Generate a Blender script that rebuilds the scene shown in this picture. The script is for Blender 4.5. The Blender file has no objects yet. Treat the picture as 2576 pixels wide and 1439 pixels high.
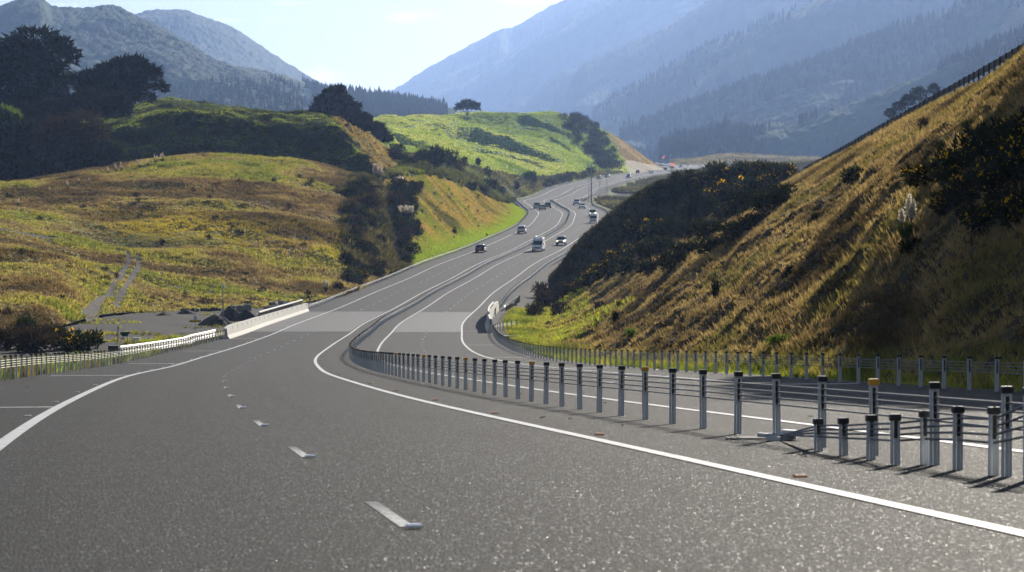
import bpy, math, random
import numpy as np
from mathutils import Vector, Matrix
from mathutils.bvhtree import BVHTree
random.seed(7); RNG = np.random.default_rng(11)
SC = bpy.context.scene; COL = SC.collection
rad = math.radians
# ---------------------------------------------------------------- camera geometry
# the lay of the land was surveyed from the photograph: (u, v) on a 2576 px wide copy of it, plus a distance
FOC = 6400.0; CU = 1288.0; CV = 719.5; VH = 600.0
PITCH = math.atan((CV - VH) / FOC)
CA, SA = math.cos(PITCH), math.sin(PITCH)
def W(u, v, Y):
    x = (u - CU) / FOC; up = (CV - v) / FOC
    f = CA + SA * up; zz = -SA + CA * up
    k = Y / f
    return (x * k, Y, zz * k)
def proj(X, Y, Z):
    d = Y * CA - Z * SA; up = Y * SA + Z * CA
    return CU + FOC * X / d, CV - FOC * up / d
# ---------------------------------------------------------------- numeric helpers
def cubic(xk, yk, x):
    xk = np.asarray(xk, float); yk = np.asarray(yk, float); n = len(xk); h = np.diff(xk)
    A = np.eye(n); b = np.zeros(n)
    for i in range(1, n - 1):
        A[i, i-1] = h[i-1]; A[i, i] = 2 * (h[i-1] + h[i]); A[i, i+1] = h[i]
        b[i] = 6 * ((yk[i+1] - yk[i]) / h[i] - (yk[i] - yk[i-1]) / h[i-1])
    m = np.linalg.solve(A, b)
    j = np.clip(np.searchsorted(xk, x) - 1, 0, n - 2); t = x - xk[j]; hh = h[j]
    return (m[j] * (xk[j+1] - x) ** 3 + m[j+1] * t ** 3) / (6 * hh) + (yk[j] / hh - m[j] * hh / 6) * (xk[j+1] - x) + (yk[j+1] / hh - m[j+1] * hh / 6) * t
def hash3(ix, iy, iz, seed):
    h = (ix.astype(np.int64) * 374761393 + iy.astype(np.int64) * 668265263 + iz.astype(np.int64) * 2147483647 + seed * 974634521) & 0xFFFFFFFF
    h = ((h ^ (h >> 13)) * 1274126177) & 0xFFFFFFFF
    h = ((h ^ (h >> 16)) * 2246822519) & 0xFFFFFFFF
    return ((h ^ (h >> 15)) & 0xFFFFFF) / float(0xFFFFFF)
def vnoise(P, seed=0):
    P = np.asarray(P, float); I = np.floor(P).astype(np.int64); f = P - I
    f = f * f * f * (f * (f * 6 - 15) + 10); r = 0.0
    for a in (0, 1):
        for b in (0, 1):
            for c in (0, 1):
                w = (f[:, 0] if a else 1 - f[:, 0]) * (f[:, 1] if b else 1 - f[:, 1]) * (f[:, 2] if c else 1 - f[:, 2])
                r = r + w * hash3(I[:, 0] + a, I[:, 1] + b, I[:, 2] + c, seed)
    return r * 2 - 1
def fbm(P, scale, oct=4, seed=0, gain=.5):
    P = np.asarray(P, float); s = np.zeros(len(P)); a = 1.0; q = P / np.asarray(scale, float)
    for o in range(oct):
        s += a * vnoise(q + 17.3 * o, seed + o); q = q * 2.03; a *= gain
    return s
def cells(P2, size, seed=0):
    """distance to the nearest jittered cell point (round tree-crown bumps), 0 at the middle .. 1"""
    q = np.asarray(P2, float) / size; I = np.floor(q).astype(np.int64); best = np.full(len(q), 9.0); val = np.zeros(len(q))
    for a in (-1, 0, 1):
        for b in (-1, 0, 1):
            J = I + np.array([a, b]); z0 = np.zeros(len(q), np.int64)
            jx = J[:, 0] + .15 + .7 * hash3(J[:, 0], J[:, 1], z0, seed); jy = J[:, 1] + .15 + .7 * hash3(J[:, 0], J[:, 1], z0, seed + 5)
            hv = hash3(J[:, 0], J[:, 1], z0, seed + 9)
            d = np.hypot(q[:, 0] - jx, q[:, 1] - jy) / (.7 + .5 * hv)
            m = d < best; best = np.where(m, d, best); val = np.where(m, hv, val)
    return np.clip(best, 0, 1), val
# ---------------------------------------------------------------- object helpers
MAT = {}
def link(o): COL.objects.link(o); return o
def np_mesh(name, V, F, mat, parent=None, smooth=False, col=None, uv=None):
    """V (n,3), F (m,k) int array with all faces the same size, or a list of faces"""
    me = bpy.data.meshes.new(name); V = np.ascontiguousarray(V, np.float32)
    if isinstance(F, np.ndarray):
        m, k = F.shape
        me.vertices.add(len(V)); me.vertices.foreach_set('co', V.ravel())
        me.loops.add(m * k); me.loops.foreach_set('vertex_index', np.ascontiguousarray(F, np.int32).ravel())
        me.polygons.add(m); me.polygons.foreach_set('loop_start', np.arange(0, m * k, k, dtype=np.int32))
        me.update(calc_edges=True)
    else:
        me.from_pydata([tuple(map(float, v)) for v in V], [], F); me.update()
    if col is not None:
        a = me.color_attributes.new('Col', 'FLOAT_COLOR', 'POINT'); c = np.ones((len(V), 4), np.float32); c[:, :3] = col
        a.data.foreach_set('color', c.ravel())
    if uv is not None:
        l = me.uv_layers.new(name='UVMap'); vi = np.zeros(len(me.loops), np.int32); me.loops.foreach_get('vertex_index', vi)
        l.data.foreach_set('uv', np.ascontiguousarray(uv[vi], np.float32).ravel())
    if smooth: me.polygons.foreach_set('use_smooth', np.ones(len(me.polygons), bool))
    for mm in (mat if isinstance(mat, (list, tuple)) else [mat]): me.materials.append(MAT[mm])
    o = bpy.data.objects.new(name, me); link(o)
    if parent is not None: o.parent = parent
    return o
def tag(o, label=None, cat=None, group=None, kind=None):
    for k, v in (('label', label), ('category', cat), ('group', group), ('kind', kind)):
        if v: o[k] = v
    return o
def empty(name, loc=(0, 0, 0), rz=0.0, label=None, cat=None, group=None):
    o = bpy.data.objects.new(name, None); link(o); o.location = loc; o.rotation_euler = (0, 0, rz); o.empty_display_size = .2
    return tag(o, label, cat, group)
def copy_tree(o, parent=None):
    c = o.copy(); COL.objects.link(c)
    if parent is not None: c.parent = parent
    for ch in list(o.children): copy_tree(ch, c)
    return c
class MB:
    def __init__(s): s.v = []; s.f = []
    def add(s, vs, fs):
        b = len(s.v); s.v += [tuple(p) for p in vs]; s.f += [tuple(i + b for i in f) for f in fs]; return s
    def box(s, c, d, rot=None):
        x, y, z = d[0] / 2, d[1] / 2, d[2] / 2
        vs = [Vector((i * x, j * y, k * z)) for i in (-1, 1) for j in (-1, 1) for k in (-1, 1)]
        if rot is not None: vs = [rot @ p for p in vs]
        return s.add([(p.x + c[0], p.y + c[1], p.z + c[2]) for p in vs], [(0, 1, 3, 2), (4, 6, 7, 5), (0, 4, 5, 1), (2, 3, 7, 6), (0, 2, 6, 4), (1, 5, 7, 3)])
    def loft(s, rings, cap=True, closed=True):
        n = len(rings[0]); vs = [p for r in rings for p in r]; fs = []
        for i in range(len(rings) - 1):
            for j in range(n if closed else n - 1):
                k = (j + 1) % n; fs.append((i * n + j, i * n + k, (i + 1) * n + k, (i + 1) * n + j))
        if cap: fs.append(tuple(reversed(range(n)))); fs.append(tuple((len(rings) - 1) * n + j for j in range(n)))
        return s.add(vs, fs)
    def tube(s, pts, r, n=6, cap=True):
        pts = [Vector(p) for p in pts]; rr = r if isinstance(r, (list, tuple)) else [r] * len(pts); rings = []
        for i, p in enumerate(pts):
            t = (pts[min(i + 1, len(pts) - 1)] - pts[max(i - 1, 0)]); t = t.normalized() if t.length > 1e-9 else Vector((0, 0, 1))
            a = t.cross(Vector((0, 0, 1)) if abs(t.z) < .95 else Vector((1, 0, 0))).normalized(); b = t.cross(a)
            rings.append([p + rr[i] * (math.cos(2 * math.pi * j / n) * a + math.sin(2 * math.pi * j / n) * b) for j in range(n)])
        return s.loft(rings, cap)
    def cyl(s, c, axis, r, h, n=14):
        a = Vector(axis).normalized() * (h / 2); c = Vector(c); return s.tube([c - a, c + a], r, n)
    def build(s, name, mat, parent=None, smooth=False):
        return np_mesh(name, np.array(s.v, np.float32), s.f, mat, parent, smooth)
# ---------------------------------------------------------------- materials
def nodes(name):
    m = bpy.data.materials.new(name); m.use_nodes = True; nt = m.node_tree; nt.nodes.clear(); MAT[name] = m
    out = nt.nodes.new('ShaderNodeOutputMaterial'); return m, nt, out
def N(nt, t, **kw):
    n = nt.nodes.new(t)
    for k, v in kw.items():
        if k.startswith('i_'):
            key = k[2:].replace('_', ' '); n.inputs[int(key) if key.isdigit() else key].default_value = v
        else: setattr(n, k, v)
    return n
def noise(nt, scale, detail=4, vec=None, rough=.55, dist=0.0):
    n = N(nt, 'ShaderNodeTexNoise'); n.inputs['Scale'].default_value = scale; n.inputs['Detail'].default_value = detail
    n.inputs['Roughness'].default_value = rough; n.inputs['Distortion'].default_value = dist
    if vec is not None: nt.links.new(vec, n.inputs['Vector'])
    return n.outputs['Fac']
def ramp(nt, fac, stops):
    r = N(nt, 'ShaderNodeValToRGB'); e = r.color_ramp.elements
    while len(e) < len(stops): e.new(.5)
    for i, (p, c) in enumerate(stops): e[i].position = p; e[i].color = (c if len(c) == 4 else (*c, 1))
    nt.links.new(fac, r.inputs['Fac']); return r.outputs['Color']
def mix(nt, fac, a, b, mode='MIX'):
    m = N(nt, 'ShaderNodeMix', data_type='RGBA', blend_type=mode)
    for s, i in ((fac, 0), (a, 6), (b, 7)):
        if isinstance(s, (int, float)): m.inputs[i].default_value = s
        elif isinstance(s, tuple): m.inputs[i].default_value = s if len(s) == 4 else (*s, 1)
        else: nt.links.new(s, m.inputs[i])
    return m.outputs[2]
def mathn(nt, op, a, b=None, c=None, clamp=False):
    m = N(nt, 'ShaderNodeMath', operation=op, use_clamp=clamp)
    for i, s in enumerate((a, b, c)):
        if s is None: continue
        if isinstance(s, (int, float)): m.inputs[i].default_value = s
        else: nt.links.new(s, m.inputs[i])
    return m.outputs[0]
def bump(nt, h, strength, dist):
    b = N(nt, 'ShaderNodeBump'); b.inputs['Strength'].default_value = strength; b.inputs['Distance'].default_value = dist
    nt.links.new(h, b.inputs['Height']); return b.outputs['Normal']
def pos(nt): return N(nt, 'ShaderNodeNewGeometry').outputs['Position']
def scalev(nt, v, s):
    m = N(nt, 'ShaderNodeVectorMath', operation='MULTIPLY'); m.inputs[1].default_value = s; nt.links.new(v, m.inputs[0]); return m.outputs[0]
def principled(nt, out, col, rough=.6, spec=.5, metal=0.0, nrm=None):
    p = N(nt, 'ShaderNodeBsdfPrincipled')
    for k, s in (('Base Color', col), ('Roughness', rough), ('Specular IOR Level', spec), ('Metallic', metal)):
        if isinstance(s, (int, float)): p.inputs[k].default_value = s
        elif isinstance(s, tuple): p.inputs[k].default_value = (*s, 1)
        else: nt.links.new(s, p.inputs[k])
    if nrm is not None: nt.links.new(nrm, p.inputs['Normal'])
    if out is not None: nt.links.new(p.outputs[0], out.inputs['Surface'])
    return p
def simple(name, col, rough=.5, spec=.5, metal=0.0, var=.12, vs=3.0):
    m, nt, out = nodes(name); t = N(nt, 'ShaderNodeTexCoord').outputs['Object']
    f = noise(nt, vs, 5, t); c = mix(nt, f, tuple(x * (1 - var) for x in col), tuple(min(1, x * (1 + var)) for x in col))
    r = mathn(nt, 'MULTIPLY_ADD', f, .2, rough - .1, clamp=True)
    principled(nt, out, c, r, spec, metal); return m
def leafy(name, col=None, trans=.45, var=.35, attr=False, tcol=None):
    """thin leaf or grass blade: diffuse plus light passing through"""
    m, nt, out = nodes(name)
    if attr: c = N(nt, 'ShaderNodeVertexColor', layer_name='Col').outputs['Color']
    else:
        f = noise(nt, .6, 3, pos(nt)); f2 = noise(nt, 6.0, 2, pos(nt)); k = mathn(nt, 'ADD', mathn(nt, 'MULTIPLY', f, .6), mathn(nt, 'MULTIPLY', f2, .4))
        c = ramp(nt, k, [(.3, tuple(x * (1 - var) for x in col)), (.7, tuple(x * (1 + var) for x in col))])
    d = N(nt, 'ShaderNodeBsdfDiffuse'); t = N(nt, 'ShaderNodeBsdfTranslucent'); nt.links.new(c, d.inputs[0])
    nt.links.new(mix(nt, 1.0, c, tcol or (1.25, 1.2, .75), 'MULTIPLY'), t.inputs[0])
    s = N(nt, 'ShaderNodeMixShader'); s.inputs[0].default_value = trans
    nt.links.new(d.outputs[0], s.inputs[1]); nt.links.new(t.outputs[0], s.inputs[2]); nt.links.new(s.outputs[0], out.inputs['Surface']); return m
def terrain_mat(name, stops, scale=.05, fine=1.5, bstr=.6, bdist=.4, attr=False):
    m, nt, out = nodes(name); p = pos(nt)
    f = noise(nt, scale, 6, p, .6); g = noise(nt, fine, 5, p, .65)
    k = mathn(nt, 'ADD', mathn(nt, 'MULTIPLY', f, .65), mathn(nt, 'MULTIPLY', g, .35))
    c = ramp(nt, k, stops)
    if attr: c = mix(nt, 1.0, N(nt, 'ShaderNodeVertexColor', layer_name='Col').outputs['Color'], mix(nt, g, (.6, .6, .6), (1.35, 1.35, 1.35)), 'MULTIPLY')
    n = bump(nt, g, bstr, bdist); principled(nt, out, c, .95, .15, 0, n); return m
# road seal: lanes are paler chip seal, shoulders and median darker; UV = (offset from the median barrier, distance along) in metres
def asphalt():
    m, nt, out = nodes('asphalt'); uv = N(nt, 'ShaderNodeUVMap', uv_map='UVMap').outputs[0]
    sx = N(nt, 'ShaderNodeSeparateXYZ'); nt.links.new(uv, sx.inputs[0]); off, s = sx.outputs[0], sx.outputs[1]
    p = pos(nt)
    big = noise(nt, .25, 4, p); mid = noise(nt, 9.0, 4, p)
    jit = mathn(nt, 'ADD', off, mathn(nt, 'MULTIPLY_ADD', noise(nt, .7, 3, p), .3, -.15))
    def band(a, b, soft=.12):
        return mathn(nt, 'MULTIPLY', mathn(nt, 'SMOOTHSTEP' if False else 'MULTIPLY', 1.0, mathn(nt, 'DIVIDE', mathn(nt, 'SUBTRACT', jit, a), soft, clamp=True)), mathn(nt, 'DIVIDE', mathn(nt, 'SUBTRACT', b, jit), soft, clamp=True))
    lane = mathn(nt, 'ADD', band(-9.25, -2.15), band(1.85, 8.5))
    streak = noise(nt, 1.0, 3, scalev(nt, uv, (2.2, .012, 1)))
    # wheel paths polished a little darker
    wt = None
    for c in (-8.6, -6.9, -4.9, -3.2, 2.7, 4.4, 6.2, 7.8):
        d = mathn(nt, 'ABSOLUTE', mathn(nt, 'SUBTRACT', off, c)); k = mathn(nt, 'SUBTRACT', 1.0, mathn(nt, 'DIVIDE', d, .5, clamp=True))
        wt = k if wt is None else mathn(nt, 'ADD', wt, k)
    wt = mathn(nt, 'MULTIPLY', wt, mathn(nt, 'MULTIPLY_ADD', streak, .8, .1, clamp=True))
    base = mix(nt, lane, mix(nt, big, (.0095, .0096, .0097), (.0155, .0154, .0152)), mix(nt, big, (.0135, .014, .0142), (.021, .0215, .0217)))
    base = mix(nt, mathn(nt, 'MULTIPLY', wt, .85), base, mix(nt, .6, base, (.004, .004, .004)))
    base = mix(nt, mathn(nt, 'MULTIPLY', noise(nt, .09, 5, p, .6), .55), base, mix(nt, 1.0, base, (.55, .55, .56), 'MULTIPLY'))
    seam = mathn(nt, 'LESS_THAN', mathn(nt, 'ABSOLUTE', mathn(nt, 'SUBTRACT', jit, -5.42)), .03); base = mix(nt, mathn(nt, 'MULTIPLY', seam, .5), base, (.006, .006, .006))
    # the chips
    v = N(nt, 'ShaderNodeTexVoronoi', feature='F1'); v.inputs['Scale'].default_value = 62; nt.links.new(p, v.inputs['Vector'])
    v2 = N(nt, 'ShaderNodeTexVoronoi', feature='F1'); v2.inputs['Scale'].default_value = 34; nt.links.new(p, v2.inputs['Vector'])
    sep = N(nt, 'ShaderNodeSeparateColor'); nt.links.new(v.outputs['Color'], sep.inputs[0])
    sep2 = N(nt, 'ShaderNodeSeparateColor'); nt.links.new(v2.outputs['Color'], sep2.inputs[0])
    chip = mathn(nt, 'MULTIPLY_ADD', mathn(nt, 'POWER', sep.outputs[0], 4.0), 3.6, .4)
    chip = mathn(nt, 'ADD', chip, mathn(nt, 'MULTIPLY', mathn(nt, 'POWER', sep2.outputs[0], 14.0), 2.2))
    chip = mathn(nt, 'MULTIPLY', chip, mathn(nt, 'MULTIPLY_ADD', mid, .7, .65))
    cc = N(nt, 'ShaderNodeCombineColor')
    for i in range(3): nt.links.new(chip, cc.inputs[i])
    c = mix(nt, 1.0, base, cc.outputs[0], 'MULTIPLY')
    h = mathn(nt, 'SUBTRACT', 1.0, v.outputs['Distance'])
    h = mathn(nt, 'ADD', h, mathn(nt, 'MULTIPLY', v2.outputs['Distance'], -.8))
    nrm = bump(nt, h, .8, .012)
    glint = mathn(nt, 'GREATER_THAN', sep.outputs[2], .968)
    r = mathn(nt, 'SUBTRACT', mathn(nt, 'MULTIPLY_ADD', sep.outputs[1], .2, .68), mathn(nt, 'MULTIPLY', glint, .4), clamp=True)
    principled(nt, out, c, r, mathn(nt, 'MULTIPLY_ADD', glint, .65, .11), 0, nrm)
asphalt()
def deckmat():
    m, nt, out = nodes('deck_seal'); p = pos(nt); uv = N(nt, 'ShaderNodeUVMap', uv_map='UVMap').outputs[0]
    f = noise(nt, .5, 5, p); g = noise(nt, 1.2, 3, scalev(nt, uv, (2.5, .03, 1)))
    c = mix(nt, f, (.022, .0225, .0222), (.032, .032, .031)); c = mix(nt, mathn(nt, 'MULTIPLY', g, .35), c, (.09, .09, .088))
    principled(nt, out, c, .68, .3, 0, bump(nt, noise(nt, 60, 2, p), .4, .008))
deckmat()
def paint():
    m, nt, out = nodes('road_paint'); p = pos(nt); f = mathn(nt, 'ADD', mathn(nt, 'MULTIPLY', noise(nt, 5, 5, p), .5), mathn(nt, 'MULTIPLY', noise(nt, 45, 4, p, .7), .5)); g = noise(nt, 70, 2, p)
    c = ramp(nt, f, [(.36, (.06, .06, .06)), (.44, (.45, .45, .45)), (.7, (.66, .66, .66))])
    principled(nt, out, c, .55, .4, 0, bump(nt, g, .5, .006))
paint()
def worn():
    m, nt, out = nodes('worn_paint'); p = pos(nt); f = noise(nt, 22, 6, p, .7); at = N(nt, 'ShaderNodeVertexColor', layer_name='Col').outputs['Color']; sp_ = N(nt, 'ShaderNodeSeparateColor'); nt.links.new(at, sp_.inputs[0]); f = mathn(nt, 'SUBTRACT', mathn(nt, 'ADD', f, .06), mathn(nt, 'MULTIPLY', mathn(nt, 'POWER', sp_.outputs[0], 2.0), .22))
    c = ramp(nt, f, [(.42, (.02, .02, .02)), (.5, (.22, .22, .22)), (.62, (.5, .5, .5))]); principled(nt, out, c, .6, .35, 0, bump(nt, f, .5, .01))
worn()
def galv():
    m, nt, out = nodes('galvanised_steel'); t = N(nt, 'ShaderNodeTexCoord').outputs['Object']
    f = noise(nt, 6, 5, t); s = noise(nt, 3, 4, scalev(nt, t, (9, 9, .8)))
    c = mix(nt, f, (.56, .59, .64), (.74, .77, .8)); c = mix(nt, mathn(nt, 'MULTIPLY', s, .3), c, (.33, .33, .33))
    principled(nt, out, c, mathn(nt, 'MULTIPLY_ADD', f, .25, .45), .5, .12)
galv()
def concrete():
    m, nt, out = nodes('barrier_concrete'); p = pos(nt); f = noise(nt, 1.1, 6, p); s = noise(nt, 2.0, 4, scalev(nt, p, (2.5, 2.5, .25)))
    c = mix(nt, f, (.5, .49, .46), (.68, .67, .63)); c = mix(nt, mathn(nt, 'MULTIPLY', mathn(nt, 'POWER', s, 2.0), .6), c, (.24, .22, .19))
    principled(nt, out, c, .8, .3, 0, bump(nt, noise(nt, 12, 4, p), .2, .02))
concrete()
def gravel(name, a, b, sc=.15):
    m, nt, out = nodes(name); p = pos(nt); f = noise(nt, sc, 6, p, .65); g = noise(nt, 6, 5, p, .7)
    c = mix(nt, f, a, b); c = mix(nt, mathn(nt, 'MULTIPLY', g, .7), c, tuple(x * .4 for x in a)); principled(nt, out, c, .9, .2, 0, bump(nt, g, .8, .1))
gravel('yard_gravel', (.02, .019, .019), (.07, .065, .058)); gravel('track_gravel', (.028, .024, .02), (.055, .047, .039), .4); gravel('heap_gravel', (.075, .071, .068), (.12, .114, .107), .8)
gravel('pale_path', (.38, .33, .26), (.52, .46, .37), .4); gravel('rubble_rock', (.12, .11, .1), (.22, .2, .18), 1.2)
simple('cast_block', (.22, .22, .21), .85, .2, 0, .3, 1.5)
simple('black_plastic', (.016, .016, .017), .45); simple('yellow_plastic', (.75, .36, .015), .4); simple('white_plastic', (.78, .79, .8), .4)
simple('stud_white', (.75, .77, .8), .25); simple('stud_blue', (.03, .1, .45), .3); simple('stud_orange', (.6, .22, .03), .4); simple('stud_red', (.45, .03, .03), .3)
simple('cable_steel', (.17, .175, .19), .6, .4, .3); simple('white_rail', (.74, .73, .68), .45, .5, 0, .06)
simple('dark_grille', (.02, .021, .023), .5); simple('tyre_rubber', (.015, .015, .016), .8); simple('rim_alloy', (.35, .35, .36), .35, .5, .7)
simple('car_glass', (.012, .016, .02), .08, .6); simple('plate_white', (.6, .6, .58), .5)
for nme, c in dict(red=(.16, .012, .018), white=(.82, .83, .84), silver=(.55, .56, .58), dark=(.035, .038, .045), grey=(.16, .17, .19), blue_grey=(.09, .11, .15), orange=(.75, .12, .03), cream=(.6, .5, .38)).items():
    m, nt, out = nodes('paint_' + nme); t = N(nt, 'ShaderNodeTexCoord').outputs['Object']; f = noise(nt, 2.5, 4, t)
    p_ = principled(nt, out, mix(nt, mathn(nt, 'MULTIPLY', f, .25), c, tuple(x * .6 for x in c)), .35, .5); p_.inputs['Coat Weight'].default_value = .6; p_.inputs['Coat Roughness'].default_value = .08
def lamp(name, col, st):
    m, nt, out = nodes(name); p = principled(nt, out, tuple(min(1, c) for c in col), .3, .5); p.inputs['Emission Color'].default_value = (*col, 1); p.inputs['Emission Strength'].default_value = st
lamp('headlight_lit', (1, .8, .5), 2.0); lamp('orange_glow', (.9, .16, .04), .5)
simple('headlight_clear', (.6, .62, .65), .15); simple('tail_red', (.3, .01, .012), .25)
simple('pole_steel', (.24, .26, .27), .5, .5, .4); simple('sign_white', (.75, .77, .8), .5, .4, 0, .04); simple('sign_yellow', (.7, .36, .01), .5, .4, 0, .06); simple('sign_ink', (.03, .03, .035), .6); simple('shield_red', (.35, .02, .04), .5)
simple('green_plastic', (.01, .16, .11), .4); simple('timber', (.16, .13, .1), .85, .2, 0, .3, 2.0); simple('dark_rail', (.035, .037, .04), .7)
# vegetation
leafy('blades', attr=True, trans=.5, tcol=(1.2, 1.12, .7))
leafy('gorse_leaf', (.02, .026, .013), .25); leafy('gorse_flower', (.82, .5, .01), .5, .15); leafy('shrub_leaf', (.03, .038, .015), .3); leafy('brown_twig', (.048, .036, .026), .25)
leafy('green_leaf', (.09, .15, .025), .45); leafy('pine_leaf', (.012, .018, .01), .22); leafy('cypress_leaf', (.016, .019, .013), .22); leafy('plume', (.8, .75, .64), .45, .08, tcol=(1, .98, .92)); leafy('plume_pink', (.76, .66, .57), .45, .1, tcol=(1, .96, .9)); leafy('pampas_leaf', (.085, .11, .035), .45)
leafy('fern_leaf', (.05, .08, .03), .4)
simple('bark', (.075, .06, .048), .9, .2, 0, .35, 4.0); simple('dead_leaf', (.35, .16, .05), .7)
terrain_mat('bank_soil', [(.3, (.03, .026, .016)), (.5, (.06, .05, .027)), (.7, (.1, .085, .042))], .12, 1.2, .9, .5)
terrain_mat('meadow_soil', [(.3, (.045, .035, .018)), (.48, (.1, .08, .03)), (.62, (.14, .13, .035)), (.75, (.17, .125, .055))], .05, .9, .9, .6, attr=True)
terrain_mat('hump_soil', [(.3, (.012, .018, .008)), (.5, (.03, .04, .013)), (.72, (.07, .085, .024))], .08, .8, .9, .6)  # darker base: shade of the camera-facing slope put into the colour
terrain_mat('mid_hill_grass', [(.3, (.09, .14, .035)), (.5, (.13, .2, .045)), (.7, (.19, .26, .06))], .02, .25, .5, 1.0, attr=True)
terrain_mat('valley_scrub', [(.3, (.04, .045, .022)), (.5, (.075, .08, .035)), (.7, (.13, .12, .06))], .02, .35, .9, 1.2, attr=True)
terrain_mat('verge_grass', [(.3, (.06, .08, .015)), (.5, (.12, .16, .02)), (.7, (.2, .23, .03))], .3, 3.0, .8, .25)
terrain_mat('ground_earth', [(.3, (.05, .05, .03)), (.7, (.09, .085, .05))], .01, .3, .6, 1.0)
terrain_mat('forest_hills', [(.3, (.02, .032, .014)), (.5, (.035, .05, .02)), (.72, (.06, .075, .03))], .012, .12, .8, 2.5, attr=True)
leafy('conifer', (.028, .042, .022), .15)
simple('roots_channel', (.05, .055, .06), .8, .1)
# ---------------------------------------------------------------- the road's line, level and camber
RS = [0,25,50,75,100,125,150,175,200,225,250,275,300,350,400,450,500,550,600,650,700,750,800,850,900,950,1000,1100,1200,1300,1400,1500,1600,1680,1760,1840,1920,2000,2080,2160,2240,2320,2400]
RT = [-0.15101,-0.14419,-0.12524,-0.11251,-0.08846,-0.08524,-0.06714,-0.0459,-0.03569,-0.01874,-0.01981,0.00842,0.02562,0.02928,0.0701,0.07044,0.11111,0.09053,0.09238,0.07447,0.03632,0.02925,-0.03741,-0.01939,-0.02554,0.11999,0.08792,0.16263,0.19567,0.14107,0.02042,0.1378,0.12618,0.09637,0.12316,0.12623,0.06198,-0.04197,-0.15752,-0.2066,-0.03611,0.34962,0.76935]
RZ = [-1.567,-2.52,-3.538,-4.527,-5.554,-6.543,-7.375,-8.053,-8.577,-8.924,-9.077,-9.135,-9.011,-8.417,-7.282,-5.568,-3.642,-1.569,0.569,2.729,4.832,6.973,9.084,11.117,13.059,14.962,17.461,23.191,28.903,33.249,36.498,39.367,42.454,45.166,48.142,51.329,54.616,57.906,61.104,64.1,66.905,69.531,72.004]
RT[-3:] = [-.22, -.24, -.25]
S0 = np.arange(0, 2400.5, 1.0)
_th = cubic(RS, RT, S0); _z = cubic(RS, RZ, S0)
_tm = np.concatenate([[_th[0]], (_th[1:] + _th[:-1]) / 2]); _ds = np.diff(S0, prepend=0)
_X = 6.6212 + np.cumsum(np.sin(_tm) * _ds); _Y = 8 + np.cumsum(np.cos(_tm) * _ds)
_e = np.arange(-70, 0, 1.0)                                           # straight on behind the camera
SS = np.concatenate([_e, S0]); RTH = np.concatenate([np.full(70, _th[0]), _th])
RX = np.concatenate([_X[0] + _e * math.sin(_th[0]), _X]); RY = np.concatenate([_Y[0] + _e * math.cos(_th[0]), _Y]); RZZ = np.concatenate([_z[0] + _e * .0381 * -1, _z])
CAMB = np.interp(SS, [0, 150, 450, 700, 850, 1200], [0, 0, .0031, .0071, .0071, .02])
LE, RE, RL, RR, RB, LB = -9.295, -2.09, 1.764, 8.4945, 11.355, -12.367
def R(s, off, dz=0.0):
    s = np.asarray(s, float); th = np.interp(s, SS, RTH)
    return np.stack([np.interp(s, SS, RX) + np.cos(th) * off, np.interp(s, SS, RY) - np.sin(th) * off, np.interp(s, SS, RZZ) + np.interp(s, SS, CAMB) * off + dz], -1)
def R1(s, off, dz=0.0): return Vector(R(np.array([s]), off, dz)[0])
def heading(s): return float(np.interp(s, SS, RTH))
def s_at(u, v, off):
    P = R(SS, off); a, b = proj(P[:, 0], P[:, 1], P[:, 2]); return float(SS[70:][np.hypot(a - u, b - v)[70:].argmin()])
def road_hit(u, v):
    """(s, off) of a pixel on the near stretch of road"""
    best = None
    for off in np.arange(-13, 13, .05):
        P = R(SS[60:400], off); a, b = proj(P[:, 0], P[:, 1], P[:, 2]); d = np.hypot(a - u, b - v); j = d.argmin()
        if best is None or d[j] < best[0]: best = (d[j], SS[60 + j], off, a[j], b[j])
    return best[1], best[2]
def strip(name, ss, offs, mat, dz=0.0, kind='structure', label=None):
    ss = np.asarray(ss, float); n, k = len(ss), len(offs); V = np.concatenate([R(ss, o, dz)[:, None] for o in offs], 1).reshape(-1, 3)
    if dz: V[:, 2] += np.clip(V[:, 1] - 300, 0, None) * 1.2e-5
    uv = np.stack([np.tile(np.array(offs, float), n), np.repeat(ss, k)], 1)
    i = np.arange(n - 1)[:, None] * k + np.arange(k - 1)[None]; F = np.stack([i, i + 1, i + k + 1, i + k], -1).reshape(-1, 4)
    o = np_mesh(name, V, F, mat, uv=uv, smooth=True); tag(o, label=label, kind=kind); return o
strip('road', np.concatenate([np.arange(-70, 400, 2.), np.arange(400, 2400.1, 5.)]), [-13.1, -9.3, -5.6, -2.1, 0, 1.8, 5.1, 8.5, 12.2], 'asphalt', kind='structure')
strip('bridge_deck', np.arange(240, 305.1, 1.), [-12.0, -6, -2.3], 'deck_seal', .006)
strip('bridge_deck', np.arange(238, 303.1, 1.), [1.9, 5, 8.6], 'deck_seal', .006)
def line(name, off, ss, w, mat='road_paint', dz=.009): return strip(name, ss, [off - w / 2, off + w / 2], mat, dz)
_l = np.concatenate([np.arange(-70, 400, 1.5), np.arange(400, 2350, 5.)])
for off in (LE, RE, RL, RR): line('edge_line', off, _l, .17 if off != LE else .19)
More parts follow.
